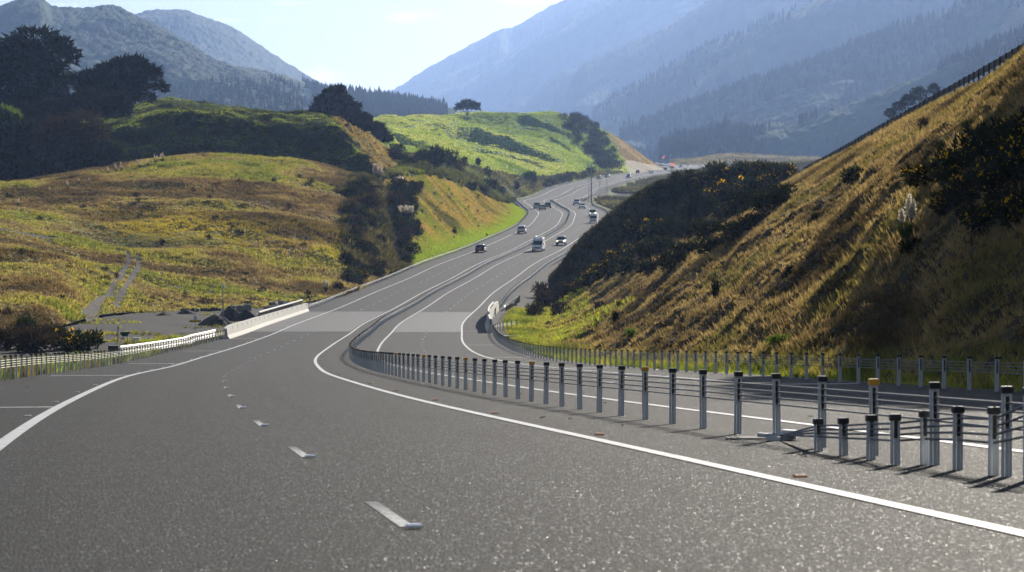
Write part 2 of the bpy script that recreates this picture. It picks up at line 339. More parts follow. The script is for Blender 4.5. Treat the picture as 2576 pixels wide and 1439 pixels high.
# broken lane lines, one worn stroke every ten metres
def dashes(off, s0, s1, ln, w):
    V = []; F = []
    for s in np.arange(s0, s1, 10.0):
        q = np.concatenate([R(np.linspace(s, s + ln, 3), off - w / 2, .005), R(np.linspace(s, s + ln, 3), off + w / 2, .005)])
        q[:, 2] += max(0, s - 300) * 1.2e-5; b = len(V); V += q.tolist(); F += [(b, b + 3, b + 4, b + 1), (b + 1, b + 4, b + 5, b + 2)]
    o = np_mesh('lane_line', np.array(V), F, 'worn_paint', col=np.tile(np.array([0, .5, 1, 0, .5, 1])[:, None], (len(V) // 6, 3))); tag(o, kind='structure')
sdash, odash = road_hit(1040, 1331)
dashes(odash - .03, sdash % 10 + .1, 400, 2.6, .1); dashes(5.1, 4, 400, 2.4, .13); dashes(-5.7, 404, 1300, 2.6, .13); dashes(5.1, 404, 1300, 2.6, .13)
V = []; F = []
for a, b, lst in ((LB + .2, LE, [-3, 42, 86, 131, 176, 218, 260, 305, 350, 395, 440, 485, 530, 575, 620, 665, 710, 755, 800, 845, 890]), (RR, RB - .2, [15, 60, 105, 150, 195, 240, 286, 331, 379, 430, 475, 520, 565, 610, 655, 700, 745, 790, 835])):
    for s in lst:
        th = heading(s); h = Vector((math.sin(th), math.cos(th), 0)) * (.075 if s < 120 else .09); p, q = R1(s, a, .011), R1(s, b, .011); k = len(V)
        V += [p - h, q - h, q + h, p + h]; F.append((k, k + 1, k + 2, k + 3))
tag(np_mesh('shoulder_line', np.array(V), F, 'road_paint'), kind='structure')
V = []; F = []
for s, a, b in ((240, -12, -2.3), (305, -12, -2.3), (238, 1.9, 8.6), (303, 1.9, 8.6)):
    k = len(V); V += [R1(s - .18, a, .012), R1(s - .18, b, .012), R1(s + .18, b, .012), R1(s + .18, a, .012)]; F.append((k, k + 1, k + 2, k + 3))
tag(np_mesh('deck_joint', np.array(V), F, 'dark_grille'), kind='structure')
# ---------------------------------------------------------------- terrain patches: control grids swept smooth, then roughened
PATCH = {}
def smooth_grid(G, nu, nv):
    """G (r, c, 3) control points -> (nu, nv, 3), Catmull-Rom both ways"""
    def cr(A, n):
        k = len(A); t = np.linspace(0, k - 1, n); i = np.clip(np.floor(t).astype(int), 0, k - 2); f = (t - i)[:, None, None]
        p0, p1, p2, p3 = A[np.clip(i - 1, 0, k - 1)], A[i], A[i + 1], A[np.clip(i + 2, 0, k - 1)]
        T = .5
        m1, m2 = (p2 - p0) * T, (p3 - p1) * T
        return (2 * f**3 - 3 * f**2 + 1) * p1 + (f**3 - 2 * f**2 + f) * m1 + (-2 * f**3 + 3 * f**2) * p2 + (f**3 - f**2) * m2
    A = cr(np.asarray(G, float), nu); return cr(A.transpose(1, 0, 2), nv).transpose(1, 0, 2)
def patch(name, G, nu, nv, mat, rough=None, edge=0, col=None, key=None, kind='structure'):
    P = smooth_grid(G, nu, nv).reshape(-1, 3)
    if rough is not None:
        d = rough(P); 
        if edge:
            r = np.minimum.outer(np.minimum(np.arange(nu), np.inf), np.full(nv, np.inf)).reshape(-1); d = d * np.clip(r / edge, 0, 1)
        P[:, 2] += d
    i = np.arange(nu - 1)[:, None] * nv + np.arange(nv - 1)[None]; F = np.stack([i, i + 1, i + nv + 1, i + nv], -1).reshape(-1, 4)
    # keep faces upward
    a = P[F[:, 1]] - P[F[:, 0]]; b = P[F[:, 3]] - P[F[:, 0]]
    if np.cross(a, b)[:, 2].mean() < 0: F = F[:, ::-1]
    o = np_mesh(name, P, F, mat, smooth=True, col=None if col is None else col(P)); tag(o, kind=kind)
    PATCH[key or name] = dict(P=P, F=F, o=o, nu=nu, nv=nv, bvh=BVHTree.FromPolygons(P.tolist(), F.tolist()))
    return o
def WW(*pts): return [W(*p) for p in pts]
def rw(s, off, dz=0.0): return tuple(R1(s, off, dz))
def pick(u, v, only=None):
    """the point of the land seen at a pixel"""
    d = Vector(W(u, v, 1000)).normalized(); best = None
    for k, p in PATCH.items():
        if only and k not in only: continue
        h = p['bvh'].ray_cast(Vector((0, 0, 0)), d)
        if h[0] is not None and (best is None or h[3] < best[1]): best = (h[0], h[3], h[1])
    return best[0] if best else None
def drop(x, y, only):
    best = None
    for k in only:
        h = PATCH[k]['bvh'].ray_cast(Vector((x, y, 900)), Vector((0, 0, -1)))
        if h[0] is not None and (best is None or h[0].z > best.z): best = h[0]
    return best
def tint(P, stops, scale, seed, oct=4):
    k = np.clip(fbm(P, scale, oct, seed) * .45 + .5, 0, 1); xs = [s for s, _ in stops]
    return np.stack([np.interp(k, xs, [c[i] for _, c in stops]) for i in range(3)], 1)
# --- ground sheet under everything, out to the horizon
gy = np.concatenate([np.linspace(-300, 2300, 60), np.linspace(2400, 15500, 18)]); gx = np.concatenate([np.linspace(-16000, -200, 18), np.linspace(-150, 150, 16), np.linspace(200, 16000, 18)])
gz = np.interp(gy, RY[::5], RZZ[::5]) - 3.5; gz[gy > 2300] = 58
V = np.stack([np.tile(gx, len(gy)), np.repeat(gy, len(gx)), np.repeat(gz, len(gx))], 1); k = len(gx)
i = np.arange(len(gy) - 1)[:, None] * k + np.arange(k - 1)[None]
tag(np_mesh('ground', V, np.stack([i, i + 1, i + k + 1, i + k], -1).reshape(-1, 4), 'ground_earth', smooth=True), kind='structure')
# --- works yard and fill below the near left barrier
rows = []
for s in list(range(-70, 60, 26)) + list(range(60, 361, 20)):
    p = R1(s, 0); rz = p.z; g = float(np.interp(s, [-70, 0, 60, 110, 150, 345, 365], [rz - 3, rz - 3, -6.2, -8.0, -8.9, -9.3, -9.0]))
    g = min(g, rz - .12)
    rows.append([rw(s, -12.95, -.03), rw(s, -14.2, -.12), rw(s, -18, 0)[:2] + (max(g, rz - 1.4) if s < 140 else (rz - .2 + g) / 2,), rw(s, -26, 0)[:2] + (g,), rw(s, -45, 0)[:2] + (g,), rw(s, -75, 0)[:2] + (g + .1,), rw(s, -130, 0)[:2] + (g + .5,)])
patch('gravel_yard', rows, 240, 130, 'yard_gravel', lambda P: np.clip((np.abs(P[:, 0] - np.interp(P[:, 1], RY, RX)) - 14) / 5, 0, 1) * (.12 * fbm(P, 6, 3, 3) + .06 * fbm(P, 1.5, 3, 5)), key='yard')
# --- the meadow slope
mc = [
 [(-150,850,215),(0,840,235),(130,825,250),(270,790,300),(450,782,325),(600,775,335),(720,768,345),(850,742,360),(930,714,405),(985,684,450)],
 [(-150,700,290),(0,690,300),(130,690,310),(270,702,340),(450,705,365),(600,705,372),(720,702,385),(850,695,400),(940,683,430),(988,672,460)],
 [(-150,590,370),(0,590,380),(150,602,390),(300,628,400),(450,610,410),(600,600,420),(720,590,430),(850,592,440),(940,602,460),(985,630,475)],
 [(-150,520,440),(0,510,450),(150,500,460),(300,495,470),(450,490,475),(600,490,480),(720,495,485),(850,510,490),(930,525,505),(968,560,510)],
 [(-150,482,520),(0,470,520),(150,447,530),(300,428,540),(450,402,550),(600,400,555),(720,410,560),(850,437,565),(930,455,562),(955,475,560)],
 [(-150,482,570),(0,470,570),(150,449,580),(300,431,590),(450,410,600),(600,410,605),(720,420,605),(850,447,605),(930,465,600),(960,480,595)]]
def meadow_col(P):
    c = tint(P, [(.25, (.095, .07, .035)), (.42, (.16, .125, .05)), (.56, (.22, .18, .06)), (.68, (.2, .2, .045)), (.8, (.13, .16, .035))], (34, 26, 20), 21)
    return c
patch('meadow', [WW(*r) for r in mc], 260, 330, 'meadow_soil', lambda P: .18 * (1 - cells(P[:, :2], 2.6, 34)[0] ** 2) * np.clip(cells(P[:, :2], 2.6, 34)[1] - .5, 0, 1) + .9 * fbm(P, 22, 3, 31) + .3 * fbm(P, 5, 3, 33) + .16 * fbm(P, 1.8, 2, 37), edge=10, col=meadow_col)
# --- the dark hump behind it
hc = [
 [(60,480,560),(250,440,570),(400,412,580),(520,405,585),(640,405,588),(760,420,588),(870,445,585),(925,457,580),(950,462,575)],
 [(60,420,575),(250,385,583),(400,362,592),(520,350,596),(640,350,598),(760,368,598),(865,400,594),(918,430,586),(955,452,578)],
 [(60,370,592),(250,328,600),(400,300,606),(520,292,608),(640,303,608),(760,316,608),(848,328,606),(900,372,598),(960,438,584)],
 [(60,345,650),(250,312,660),(400,283,680),(520,282,690),(640,290,660),(760,303,650),(845,314,640),(905,352,625),(970,430,598)],
 [(60,335,720),(250,302,720),(400,256,740),(520,264,745),(640,283,720),(760,298,690),(850,312,680),(925,350,660),(985,425,615)],
 [(60,345,820),(250,312,820),(400,268,830),(520,274,830),(640,294,800),(780,318,750),(885,338,720),(970,380,690),(1020,428,650)]]
patch('hill', [WW(*r) for r in hc], 220, 300, 'hump_soil', lambda P: .9 * fbm(P, 16, 3, 41) + .75 * fbm(P, (9, 3.5, 2), 3, 43) + .3 * np.sin((P[:, 2] + fbm(P, 14, 2, 44)) * 2 * np.pi / 1.9) + .42 * fbm(P, 2.0, 2, 47), edge=8, key='hump')
# --- the sunny cutting slope beside the far road
spur = []
cols = [[(950,470,562),(948,520,538),(958,580,512),(975,640,482),(1005,672,464)], [(985,447,580),(1000,500,560),(1015,560,532),(1035,612,505),None], [(1020,443,592),(1035,490,572),(1055,550,548),(1070,605,520),None], [(1060,440,608),(1075,482,595),(1095,540,575),(1112,592,553),None], [(1110,450,652),(1128,482,638),(1150,528,618),(1170,578,596),None], [(1160,470,700),(1175,492,686),(1195,528,668),(1215,565,650),None], [(1210,490,740),(1222,505,728),(1238,528,712),(1255,548,698),None], [(1250,506,775),(1260,515,768),(1272,527,758),(1285,538,748),None], [(1285,510,830),(1290,514,825),(1296,518,820),(1302,522,815),None]]
toe = [465, 488, 520, 556, 605, 662, 712, 762, 830]
for j, c in enumerate(cols):
    spur.append([W(*q) if q else None for q in c[:4]] + [rw(toe[j], -14.5, -.2)] + [rw(toe[j], -13.0, -.04)])
spur = [[c[i] for c in spur] for i in range(6)]
spur[5][0] = rw(448, -13.0, -.04); spur[4][0] = rw(450, -14.5, -.1)
def spur_col(P): return tint(P, [(.2, (.15, .125, .04)), (.45, (.24, .2, .055)), (.6, (.3, .22, .075)), (.8, (.21, .22, .045))], (20, 20, 12), 25)
patch('cutting_slope', spur, 120, 260, 'meadow_soil', lambda P: np.clip((np.abs(P[:, 0] - np.interp(P[:, 1], RY, RX)) - 14) / 6, 0, 1) * (.5 * fbm(P, 9, 3, 51) + .25 * fbm(P, 2.2, 3, 53)), col=spur_col, key='spur')
# --- shelf behind the cutting, running to the foot of the green hill
sh = [[spur[0][j] for j in range(9)] + [rw(905, -15, -.2)],
      WW((965,452,610),(1005,432,625),(1040,425,640),(1080,425,660),(1130,440,705),(1180,460,750),(1230,482,800),(1268,500,840),(1290,508,880)) + [rw(950, -15, -.2)],
      WW((985,425,650),(1020,418,670),(1060,415,690),(1100,415,715),(1150,432,765),(1200,453,820),(1245,475,870),(1280,494,920),(1298,500,960)) + [rw(1000, -15, -.3)],
      WW((960,408,735),(1010,408,752),(1060,408,780),(1120,414,815),(1175,432,860),(1225,452,905),(1270,474,960),(1305,488,1010),(1335,486,1050)) + [rw(1070, -15, -.3)]]
def shelf_col(P): return tint(P, [(.25, (.06, .075, .025)), (.5, (.11, .14, .045)), (.7, (.17, .19, .06)), (.85, (.16, .14, .07))], (26, 26, 16), 61)
patch('shelf', sh, 90, 220, 'valley_scrub', lambda P: .8 * fbm(P, 14, 3, 63) + .5 * fbm(P, 4, 3, 65), col=shelf_col)
# --- the mid green hill with its folds
crest = [(890,312,1120),(960,302,1200),(1040,298,1300),(1120,294,1400),(1200,291,1450),(1300,288,1480),(1390,288,1500),(1450,303,1530),(1520,333,1580),(1580,368,1640),(1630,404,1700),(1668,424,1750)]
foot = [(890,425,680),(960,412,730),(1040,410,780),(1130,425,830),(1210,458,890),(1280,490,960),(1335,487,1050),(1415,463,1130),(1485,449,1210),(1556,438,1310),(1620,433,1440),(1668,428,1660)]
mh = [[rw(s_, -13, -.1) if s_ else W(u, v + 3, y - 30) for (u, v, y), s_ in zip(foot, (0, 0, 0, 0, 0, 930, 1050, 1125, 1205, 1300, 1430, 1650))]]
for t, bul in ((.0, 0), (.14, 1), (.3, 3), (.5, 3.5), (.7, 2.5), (.87, 1.2), (1, 0)):
    row = []
    for f_, c_ in zip(foot, crest):
        Y = f_[2] + (c_[2] - f_[2]) * t ** 1.12; p = np.array(W(f_[0] + (c_[0] - f_[0]) * t, f_[1] + (c_[1] - f_[1]) * t, Y)); row.append(tuple(p))
    mh.append(row)
mh.append([W(u, v + 3, y + 130) for u, v, y in crest]); mh.append([W(u, v + 30, y + 330) for u, v, y in crest])
FOLD = [([(1105,322),(1150,318),(1200,326),(1260,345),(1320,368),(1390,395),(1445,412)], 17, 30), ([(1150,352),(1215,358),(1288,374),(1340,396),(1400,430)], 15, 24), ([(1285,296),(1330,299),(1375,306),(1430,330),(1475,372),(1510,415)], 14, 22), ([(975,330),(1030,350),(1090,372),(1150,398),(1215,425)], 12, 22), ([(1380,330),(1420,352),(1460,385)], 12, 18), ([(1050,312),(1080,318),(1110,330)], 6, 12), ([(1240,405),(1300,425),(1350,448)], 8, 12)]
def mid_rough(P):
    u, v = proj(P[:, 0], P[:, 1], P[:, 2]); d = np.zeros(len(P))
    wob = 6 * fbm(P, 60, 2, 71)
    for pts, A, w in FOLD:
        a = np.array(pts, float); q = np.stack([u + wob, (v + wob * .5)], 1); best = np.full(len(P), 1e9); tt = np.zeros(len(P)); sg = np.ones(len(P))
        for i in range(len(a) - 1):
            ab = a[i+1] - a[i]; t = np.clip(((q - a[i]) @ ab) / (ab @ ab), 0, 1); c = a[i] + t[:, None] * ab; dd = np.hypot(*(q - c).T); m = dd < best; best = np.where(m, dd, best); tt = np.where(m, (i + t) / (len(a) - 1), tt); sg = np.where(m, (q - c)[:, 1] - .2 * (q - c)[:, 0], sg)
        env = np.clip(tt / .12, 0, 1) * np.clip((1 - tt) / .15, 0, 1)
        sp = np.clip(sg * .94, 0, None); sp = np.where(best > np.abs(sg) * 2.2 + 6, 0, sp); prof = np.clip(sp / 3.0, 0, 1) * np.clip(1 - (sp - 3) / (1.5 * w), 0, 1); d -= .42 * A * env * prof
    foldfade = np.clip((P[:, 0] - np.interp(P[:, 1], RY, RX) + 20) / -60, 0, 1)
    d = d * foldfade + foldfade * (2.4 * fbm(P, (30, 60, 30), 3, 73) + .6 * fbm(P, 12, 3, 75))
    # sheep tracks along the contour
    d += foldfade * .4 * np.sin((P[:, 2] + d + 1.2 * fbm(P, 25, 2, 77)) * 2 * np.pi / 2.1)
    return d
def mid_col(P):
    c = tint(P, [(.2, (.1, .18, .03)), (.5, (.17, .27, .05)), (.8, (.25, .34, .075))], (90, 120, 40), 79)
    u, v = proj(P[:, 0], P[:, 1], P[:, 2]); k = np.clip((u - (1520 + .55 * (v - 330))) / 14 + fbm(P, 12, 2, 81), 0, 1)[:, None]
    straw = tint(P, [(.2, (.2, .155, .09)), (.7, (.3, .24, .14))], (40, 40, 20), 83); c = c * (1 - k) + straw * k
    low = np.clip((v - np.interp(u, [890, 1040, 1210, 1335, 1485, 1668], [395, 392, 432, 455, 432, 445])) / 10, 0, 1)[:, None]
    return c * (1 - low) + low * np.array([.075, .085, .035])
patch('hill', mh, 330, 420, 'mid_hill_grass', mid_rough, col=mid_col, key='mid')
# --- right hand bank above the near road
tb = lambda s, o=15.2, dz=-.25: rw(s, o, dz)
# toe offsets widen at the stream
C = []
def bankcol(s, toe_off, top, mids=None, dz=-.3):
    a = Vector(rw(s, toe_off, dz)); b = Vector(top); col = [Vector(rw(s, 12.1, -.03)), a]
    if mids: col += [Vector(m) for m in mids]
    else:
        for t, up in ((.14, -.04), (.34, -.01), (.56, .01), (.78, .015)): p = a.lerp(b, t); p.z += up * (b.z - a.z); col.append(p)
    col.append(b); return [tuple(p) for p in col]
bank = [bankcol(-70, 15, (44, -90, 26)), bankcol(0, 15, (44, 10, 25)), bankcol(45, 15, (43, 62, 25)), bankcol(75, 15, (41, 100, 25)), bankcol(100, 15.2, (37.5, 133, 19)),
        bankcol(122, 15.4, W(2600, 134, 158)), bankcol(150, 15.6, W(2400, 243, 188)), bankcol(185, 16, W(2200, 351, 222)), bankcol(222, 17, W(2060, 424, 262)), bankcol(262, 19, W(2010, 450, 300)),
        bankcol(318, 17.5, W(1990, 458, 333), WW((1440,722,345),(1560,640,346),(1700,560,346),(1850,500,341)))]
bank = [[c[i] for c in bank] for i in range(7)]
back = [tuple(np.array(p) + np.array([7, 9, -1.5])) for p in bank[6]]; back2 = [tuple(np.array(p) + np.array([35, 45, -10])) for p in bank[6]]
def bank_rough(P):
    e = np.clip((P[:, 0] - np.interp(P[:, 1], RY, RX) - 13) / 5, 0, 1)
    b, h = cells(np.stack([P[:, 1], P[:, 2] * 1.7], 1), 3.4, 92); b2, h2 = cells(np.stack([P[:, 1], P[:, 2] * 1.7], 1), 1.5, 94)
    if len(P) == 300 * 760: e = e * np.clip((.74 - np.repeat(np.arange(300) / 299, 760)) / .28, .05, 1)
    return e * (1.25 * (1 - b ** 2) * np.clip(h - .62, 0, 1) + .6 * (1 - b2 ** 2) * np.clip(h2 - .45, 0, 1) + .3 * fbm(P, 11, 2, 91) + .26 * fbm(P, (2.0, 5, 2.0), 3, 93) + .16 * fbm(P, 1.0, 3, 95))
patch('right_bank', bank + [back, back2], 300, 760, 'bank_soil', bank_rough, key='bank')
nose = [WW((1400,745,345),(1440,722,345),(1560,640,346),(1700,560,346),(1850,500,341),(1990,452,333)),
        WW((1390,728,352),(1455,660,351),(1565,580,350),(1688,510,349),(1830,470,345),(1995,442,338)),
        WW((1380,709,372),(1470,602,366),(1560,527,360),(1665,470,355),(1810,445,351),(2000,434,345)),
        WW((1400,706,392),(1500,604,386),(1590,530,380),(1690,473,372),(1830,449,368),(2020,438,362)),
        WW((1420,712,412),(1560,640,425),(1660,580,430),(1760,530,430),(1900,500,420),(2060,480,410))]
patch('right_bank', nose, 90, 200, 'bank_soil', lambda P: .5 * fbm(P, 9, 3, 97) + .3 * fbm(P, 2, 3, 99), key='nose')
# the stretch of verge between bank toe and road beyond the stream
vr = [[rw(s, 12.1, -.03), rw(s, 14, -.2), rw(s, 17, -.5), rw(s, 24, -2.0), rw(s, 40, -3)] for s in (310, 335, 360, 400, 450, 520, 600, 680)]
patch('verge', vr, 120, 30, 'yard_gravel', lambda P: np.clip((np.abs(P[:, 0] - np.interp(P[:, 1], RY, RX)) - 13.5) / 3, 0, 1) * .2 * fbm(P, 2, 3, 101), key='vergefar')
# --- valley floor right of the far road
val = []
for s in (640, 700, 760, 830, 900, 970, 1050, 1130, 1220, 1320, 1440, 1560, 1680, 1800, 1900, 2000):
    up = float(np.interp(s, [640, 900, 1100, 1300, 1700, 2000], [-3, -2.5, 1.0, 2.5, 1.0, -1.0]))
    val.append([rw(s, 12.1, -.05), rw(s, 15, -.5), rw(s, 24, -1.6), rw(s, 50, up - 1.0), rw(s, 100, up + .5), rw(s, 180, up + 3), rw(s, 320, up + 5), rw(s, 520, up + 12)])
def val_col(P):
    c = tint(P, [(.2, (.04, .04, .025)), (.45, (.075, .07, .04)), (.6, (.14, .12, .07)), (.8, (.2, .17, .1))], (22, 40, 12), 103)
    u, v = proj(P[:, 0], P[:, 1], P[:, 2]); k = (np.clip(1 - np.abs(u - 1605) / 28, 0, 1) * np.clip(1 - np.abs(v - 500) / 10, 0, 1) > .12)[:, None]
    off = P[:, 0] - np.interp(P[:, 1], RY, RX); g = (np.clip((19 - off) / 3, 0, 1) * np.clip((off - 14) / 2, 0, 1))[:, None]
    c = c * (1 - k) + k * np.array([.2, .27, .05]); return c * (1 - g) + g * np.array([.17, .2, .06])
patch('valley_floor', val, 240, 220, 'valley_scrub', lambda P: np.clip((P[:, 0] - np.interp(P[:, 1], RY, RX) - 16) / 20, 0, 1) * (1.2 * fbm(P, 40, 3, 105) + .7 * fbm(P, 9, 3, 107)), col=val_col, key='valley')
pale = [WW((1700,428,1900),(1760,424,1920),(1830,424,1920),(1920,424,1900),(2060,424,1850)), WW((1700,415,2050),(1750,408,2060),(1840,396,2080),(1930,402,2060),(2080,408,2000)), WW((1690,411,2150),(1750,404,2160),(1840,394,2180),(1930,400,2160),(2090,406,2100)), WW((1690,412,2350),(1750,408,2350),(1840,400,2350),(1930,405,2330),(2090,410,2300))]
patch('hill', pale, 70, 160, 'valley_scrub', lambda P: 2.0 * fbm(P, 45, 4, 111) + .8 * fbm(P, 12, 2, 113), col=lambda P: tint(P, [(.3, (.08, .08, .04)), (.6, (.2, .19, .1)), (.8, (.26, .24, .14))], (40, 40, 20), 115), key='pale')
# ---------------------------------------------------------------- mountains
def forest_rough(ravine, crown, seed, amp=1.0, rav=260, crest=None):
    def f(P):
        # ravines run down the slope
        r = np.abs(fbm(P, (rav, rav, rav * 1.6), 2, seed)); d = -ravine * np.exp(-(r * 2.6) ** 2)
        d += ravine * .35 * fbm(P, rav * .5, 2, seed + 3)
        u, v = proj(P[:, 0], P[:, 1], P[:, 2]); d *= np.clip((v - np.interp(u, [c[0] for c in crest], [c[1] for c in crest])) / 70, .06, 1)
        b, h = cells(P[:, :2], crown, seed + 7); d += amp * crown * .55 * (1 - b ** 2) * (.45 + .8 * h)
        b, h = cells(P[:, :2], crown * 2.3, seed + 8); d += amp * crown * .5 * (1 - b ** 2) * h
        return d
    return f
def forest_col(seed, dry=.62):
    def f(P):
        c = tint(P, [(.2, (.7, .75, .7)), (.5, (1, 1, 1)), (.75, (1.35, 1.3, 1.1))], (60, 60, 40), seed)
        base = np.array([.016, .05, .024]); k = np.clip((fbm(P, (240, 240, 160), 4, seed + 3) * .5 + .5 - dry) * 5, 0, 1)[:, None]
        return c * (base * (1 - k) + k * np.array([.12, .11, .05]))
    return f
FAR = dict(right_range_1=2.8, right_range_2=2.3, right_range_3=1.9, right_range_4=1.55, right_range_5=1.2, pine_hill=1.7, far_right_range=2.35, left_range_far=1.7, left_range=1.3)
def ridge(key, crest, depth_front, base_v, nu, nv, seed, crown=9, ravine=22, rows=((.3, .42), (.62, .75)), dry=.8, rav=260):
    K = FAR.get(key, 1.7); crest = [(u, v + (15 if key.startswith('left') else 0), Y * K) for u, v, Y in crest]; depth_front *= K; ravine *= K; rav *= K; crown *= 1 + (K - 1) * .3
    """crest: (u, v, Y); the face falls towards the valley floor depth_front metres nearer"""
    g = []; base = [W(u, base_v, Y - depth_front) for u, v, Y in crest]
    cr = [W(*c) for c in crest]
    g.append(base)
    for t, hf in rows: g.append([tuple(np.array(b) + (np.array(c) - np.array(b)) * np.array([t, t, hf])) for b, c in zip(base, cr)])
    g.append(cr); g.append([(c[0], c[1] + depth_front * .35, c[2] - .22 * depth_front) for c in cr]); g.append([(c[0], c[1] + depth_front, b[2]) for c, b in zip(cr, base)])
    patch('hills', g, nu, nv, 'forest_hills', forest_rough(ravine, crown, seed, rav=rav, crest=crest), col=forest_col(seed, dry), key=key)
ridge('left_range', [(-260,70,3000),(-120,55,3000),(0,42,3000),(45,26,3000),(90,16,3000),(115,20,3000),(145,41,3000),(215,44,3000),(285,39,3000),(330,56,2980),(400,90,2930),(480,140,2860),(560,190,2780),(650,225,2700),(760,265,2600)], 900, 330, 380, 560, 201, 8, 20, dry=.98)
ridge('left_range_far', [(200,70,4000),(320,58,4000),(375,44,4000),(420,40,4000),(470,42,4000),(530,63,4000),(600,94,4000),(680,148,4000),(745,190,4000),(822,236,3950),(900,270,3900),(1000,300,3850)], 1000, 330, 260, 420, 211, 9, 22, dry=.82)
ridge('pine_hill', [(330,215,2300),(420,212,2300),(500,205,2300),(560,194,2280),(640,202,2250),(720,222,2200),(810,258,2150),(900,272,2100),(980,284,2050),(1060,298,2000),(1140,312,1950),(1200,325,1950)], 450, 345, 150, 420, 221, 7, 9)
ridge('far_right_range', [(960,275,5600),(1005,256,5500),(1100,192,5400),(1200,142,5300),(1255,112,5250),(1290,106,5250),(1335,80,5200),(1385,50,5200),(1480,12,5100),(1580,-10,5000),(1700,-50,5000)], 1500, 330, 160, 300, 231, 11, 40)
RFACE = ((.28, .34), (.6, .68))
ridge('right_range_1', [(1090,296,4000),(1180,237,3950),(1255,186,3900),(1335,128,3850),(1405,82,3800),(1500,32,3750),(1570,2,3700),(1700,-60,3650),(1850,-120,3600),(2100,-190,3500),(3000,-420,3400)], 1200, 395, 260, 400, 241, 10, 95, RFACE, rav=420)
ridge('right_range_2', [(1430,250,3500),(1458,200,3450),(1520,168,3400),(1575,142,3350),(1643,112,3300),(1713,67,3250),(1800,10,3200),(1900,-40,3150),(2050,-110,3100),(2300,-200,3000),(3400,-420,2900)], 900, 398, 240, 380, 251, 9, 85, RFACE, rav=380)
ridge('right_range_3', [(1490,305,3000),(1563,252,2980),(1623,221,2950),(1663,197,2930),(1713,170,2900),(1773,137,2870),(1863,110,2840),(1935,76,2800),(2050,25,2760),(2200,-40,2700),(2400,-110,2650),(2700,-200,2600),(3400,-420,2500)], 700, 402, 240, 420, 261, 8, 72, RFACE, rav=320)
ridge('right_range_4', [(1560,345,2650),(1640,318,2620),(1720,290,2590),(1800,262,2560),(1880,232,2530),(1960,205,2500),(2060,166,2470),(2180,118,2430),(2320,62,2400),(2480,0,2350),(2700,-80,2300),(3000,-170,2250)], 480, 404, 220, 460, 271, 7, 52, RFACE, rav=240)
ridge('right_range_5', [(1660,385,2380),(1740,366,2350),(1830,345,2320),(1920,330,2300),(2000,322,2280),(2100,290,2250),(2200,248,2220),(2330,200,2180),(2470,140,2140),(2650,70,2100),(2900,-20,2050),(3200,-120,2000)], 260, 405, 180, 460, 281, 7, 36, RFACE, rav=180)
# ---------------------------------------------------------------- grass: tufts strewn over the slopes (uncountable: one object a slope)
def sample_patch(key, n, keep=None):
    p = PATCH[key]; P, F = p['P'], p['F']; a, b, c, d = (P[F[:, i]] for i in range(4))
    ar = np.linalg.norm(np.cross(c - a, d - b), axis=1) / 2; cam = np.linalg.norm(a, axis=1); u, v = proj(a[:, 0], np.maximum(a[:, 1], 1), a[:, 2])
    vis = (a[:, 1] > 6) & (u > -500) & (u < 3300) & (v > -200) & (v < 1700); w = ar * np.where(vis, 1, 0.0)
    w = w / np.maximum(cam, 60) ** .5
    idx = RNG.choice(len(F), n, p=w / w.sum()); r, s = RNG.random(n)[:, None], RNG.random(n)[:, None]
    Q = (a[idx] * (1 - r) + b[idx] * r) * (1 - s) + (d[idx] * (1 - r) + c[idx] * r) * s
    if keep is not None: Q = Q[keep(Q)]
    return Q
def tufts(name, Q, h, w, nb, col, lean=.5, seed=0, mat='blades', kind='stuff'):
    """nb bent blades a tuft; h (n,), w (n,), col (n,3)"""
    n = len(Q); rs = np.random.default_rng(seed)
    ang = rs.random((n, nb)) * 2 * np.pi; ln = lean * (.3 + .9 * rs.random((n, nb))); hh = h[:, None] * (.55 + .6 * rs.random((n, nb))); rad_ = .35 * w[:, None] * rs.random((n, nb)); tw = rs.random((n, nb)) * 2 * np.pi
    cx, cy = np.cos(ang), np.sin(ang); B = Q[:, None, :] + np.stack([cx * rad_, cy * rad_, -.06 * hh], -1)
    T = B + np.stack([cx * ln * hh, cy * ln * hh, hh], -1); sd = np.stack([np.cos(tw), np.sin(tw), 0 * tw], -1) * (w[:, None, None] * .16)
    V = np.stack([B - sd, B + sd, T], 2).reshape(-1, 3); F = np.arange(len(V)).reshape(-1, 3)
    cc = col[:, None, :] * (.75 + .5 * rs.random((n, nb, 1))); C = np.repeat(cc.reshape(-1, 3), 3, 0)
    o = np_mesh(name, V, F, mat, col=C); tag(o, kind=kind); return o
def pal(Q, stops, scale, seed, jit=.28):
    c = tint(Q, stops, scale, seed, 5); k = RNG.random((len(Q), 1)); return c * (1 + jit * (k * 2 - 1))
STRAW, GOLD, OLIVE, GREEN, BROWN, DARK, LIME = (.25, .205, .115), (.3, .25, .1), (.13, .13, .04), (.1, .15, .03), (.13, .09, .05), (.05, .055, .022), (.36, .44, .06)
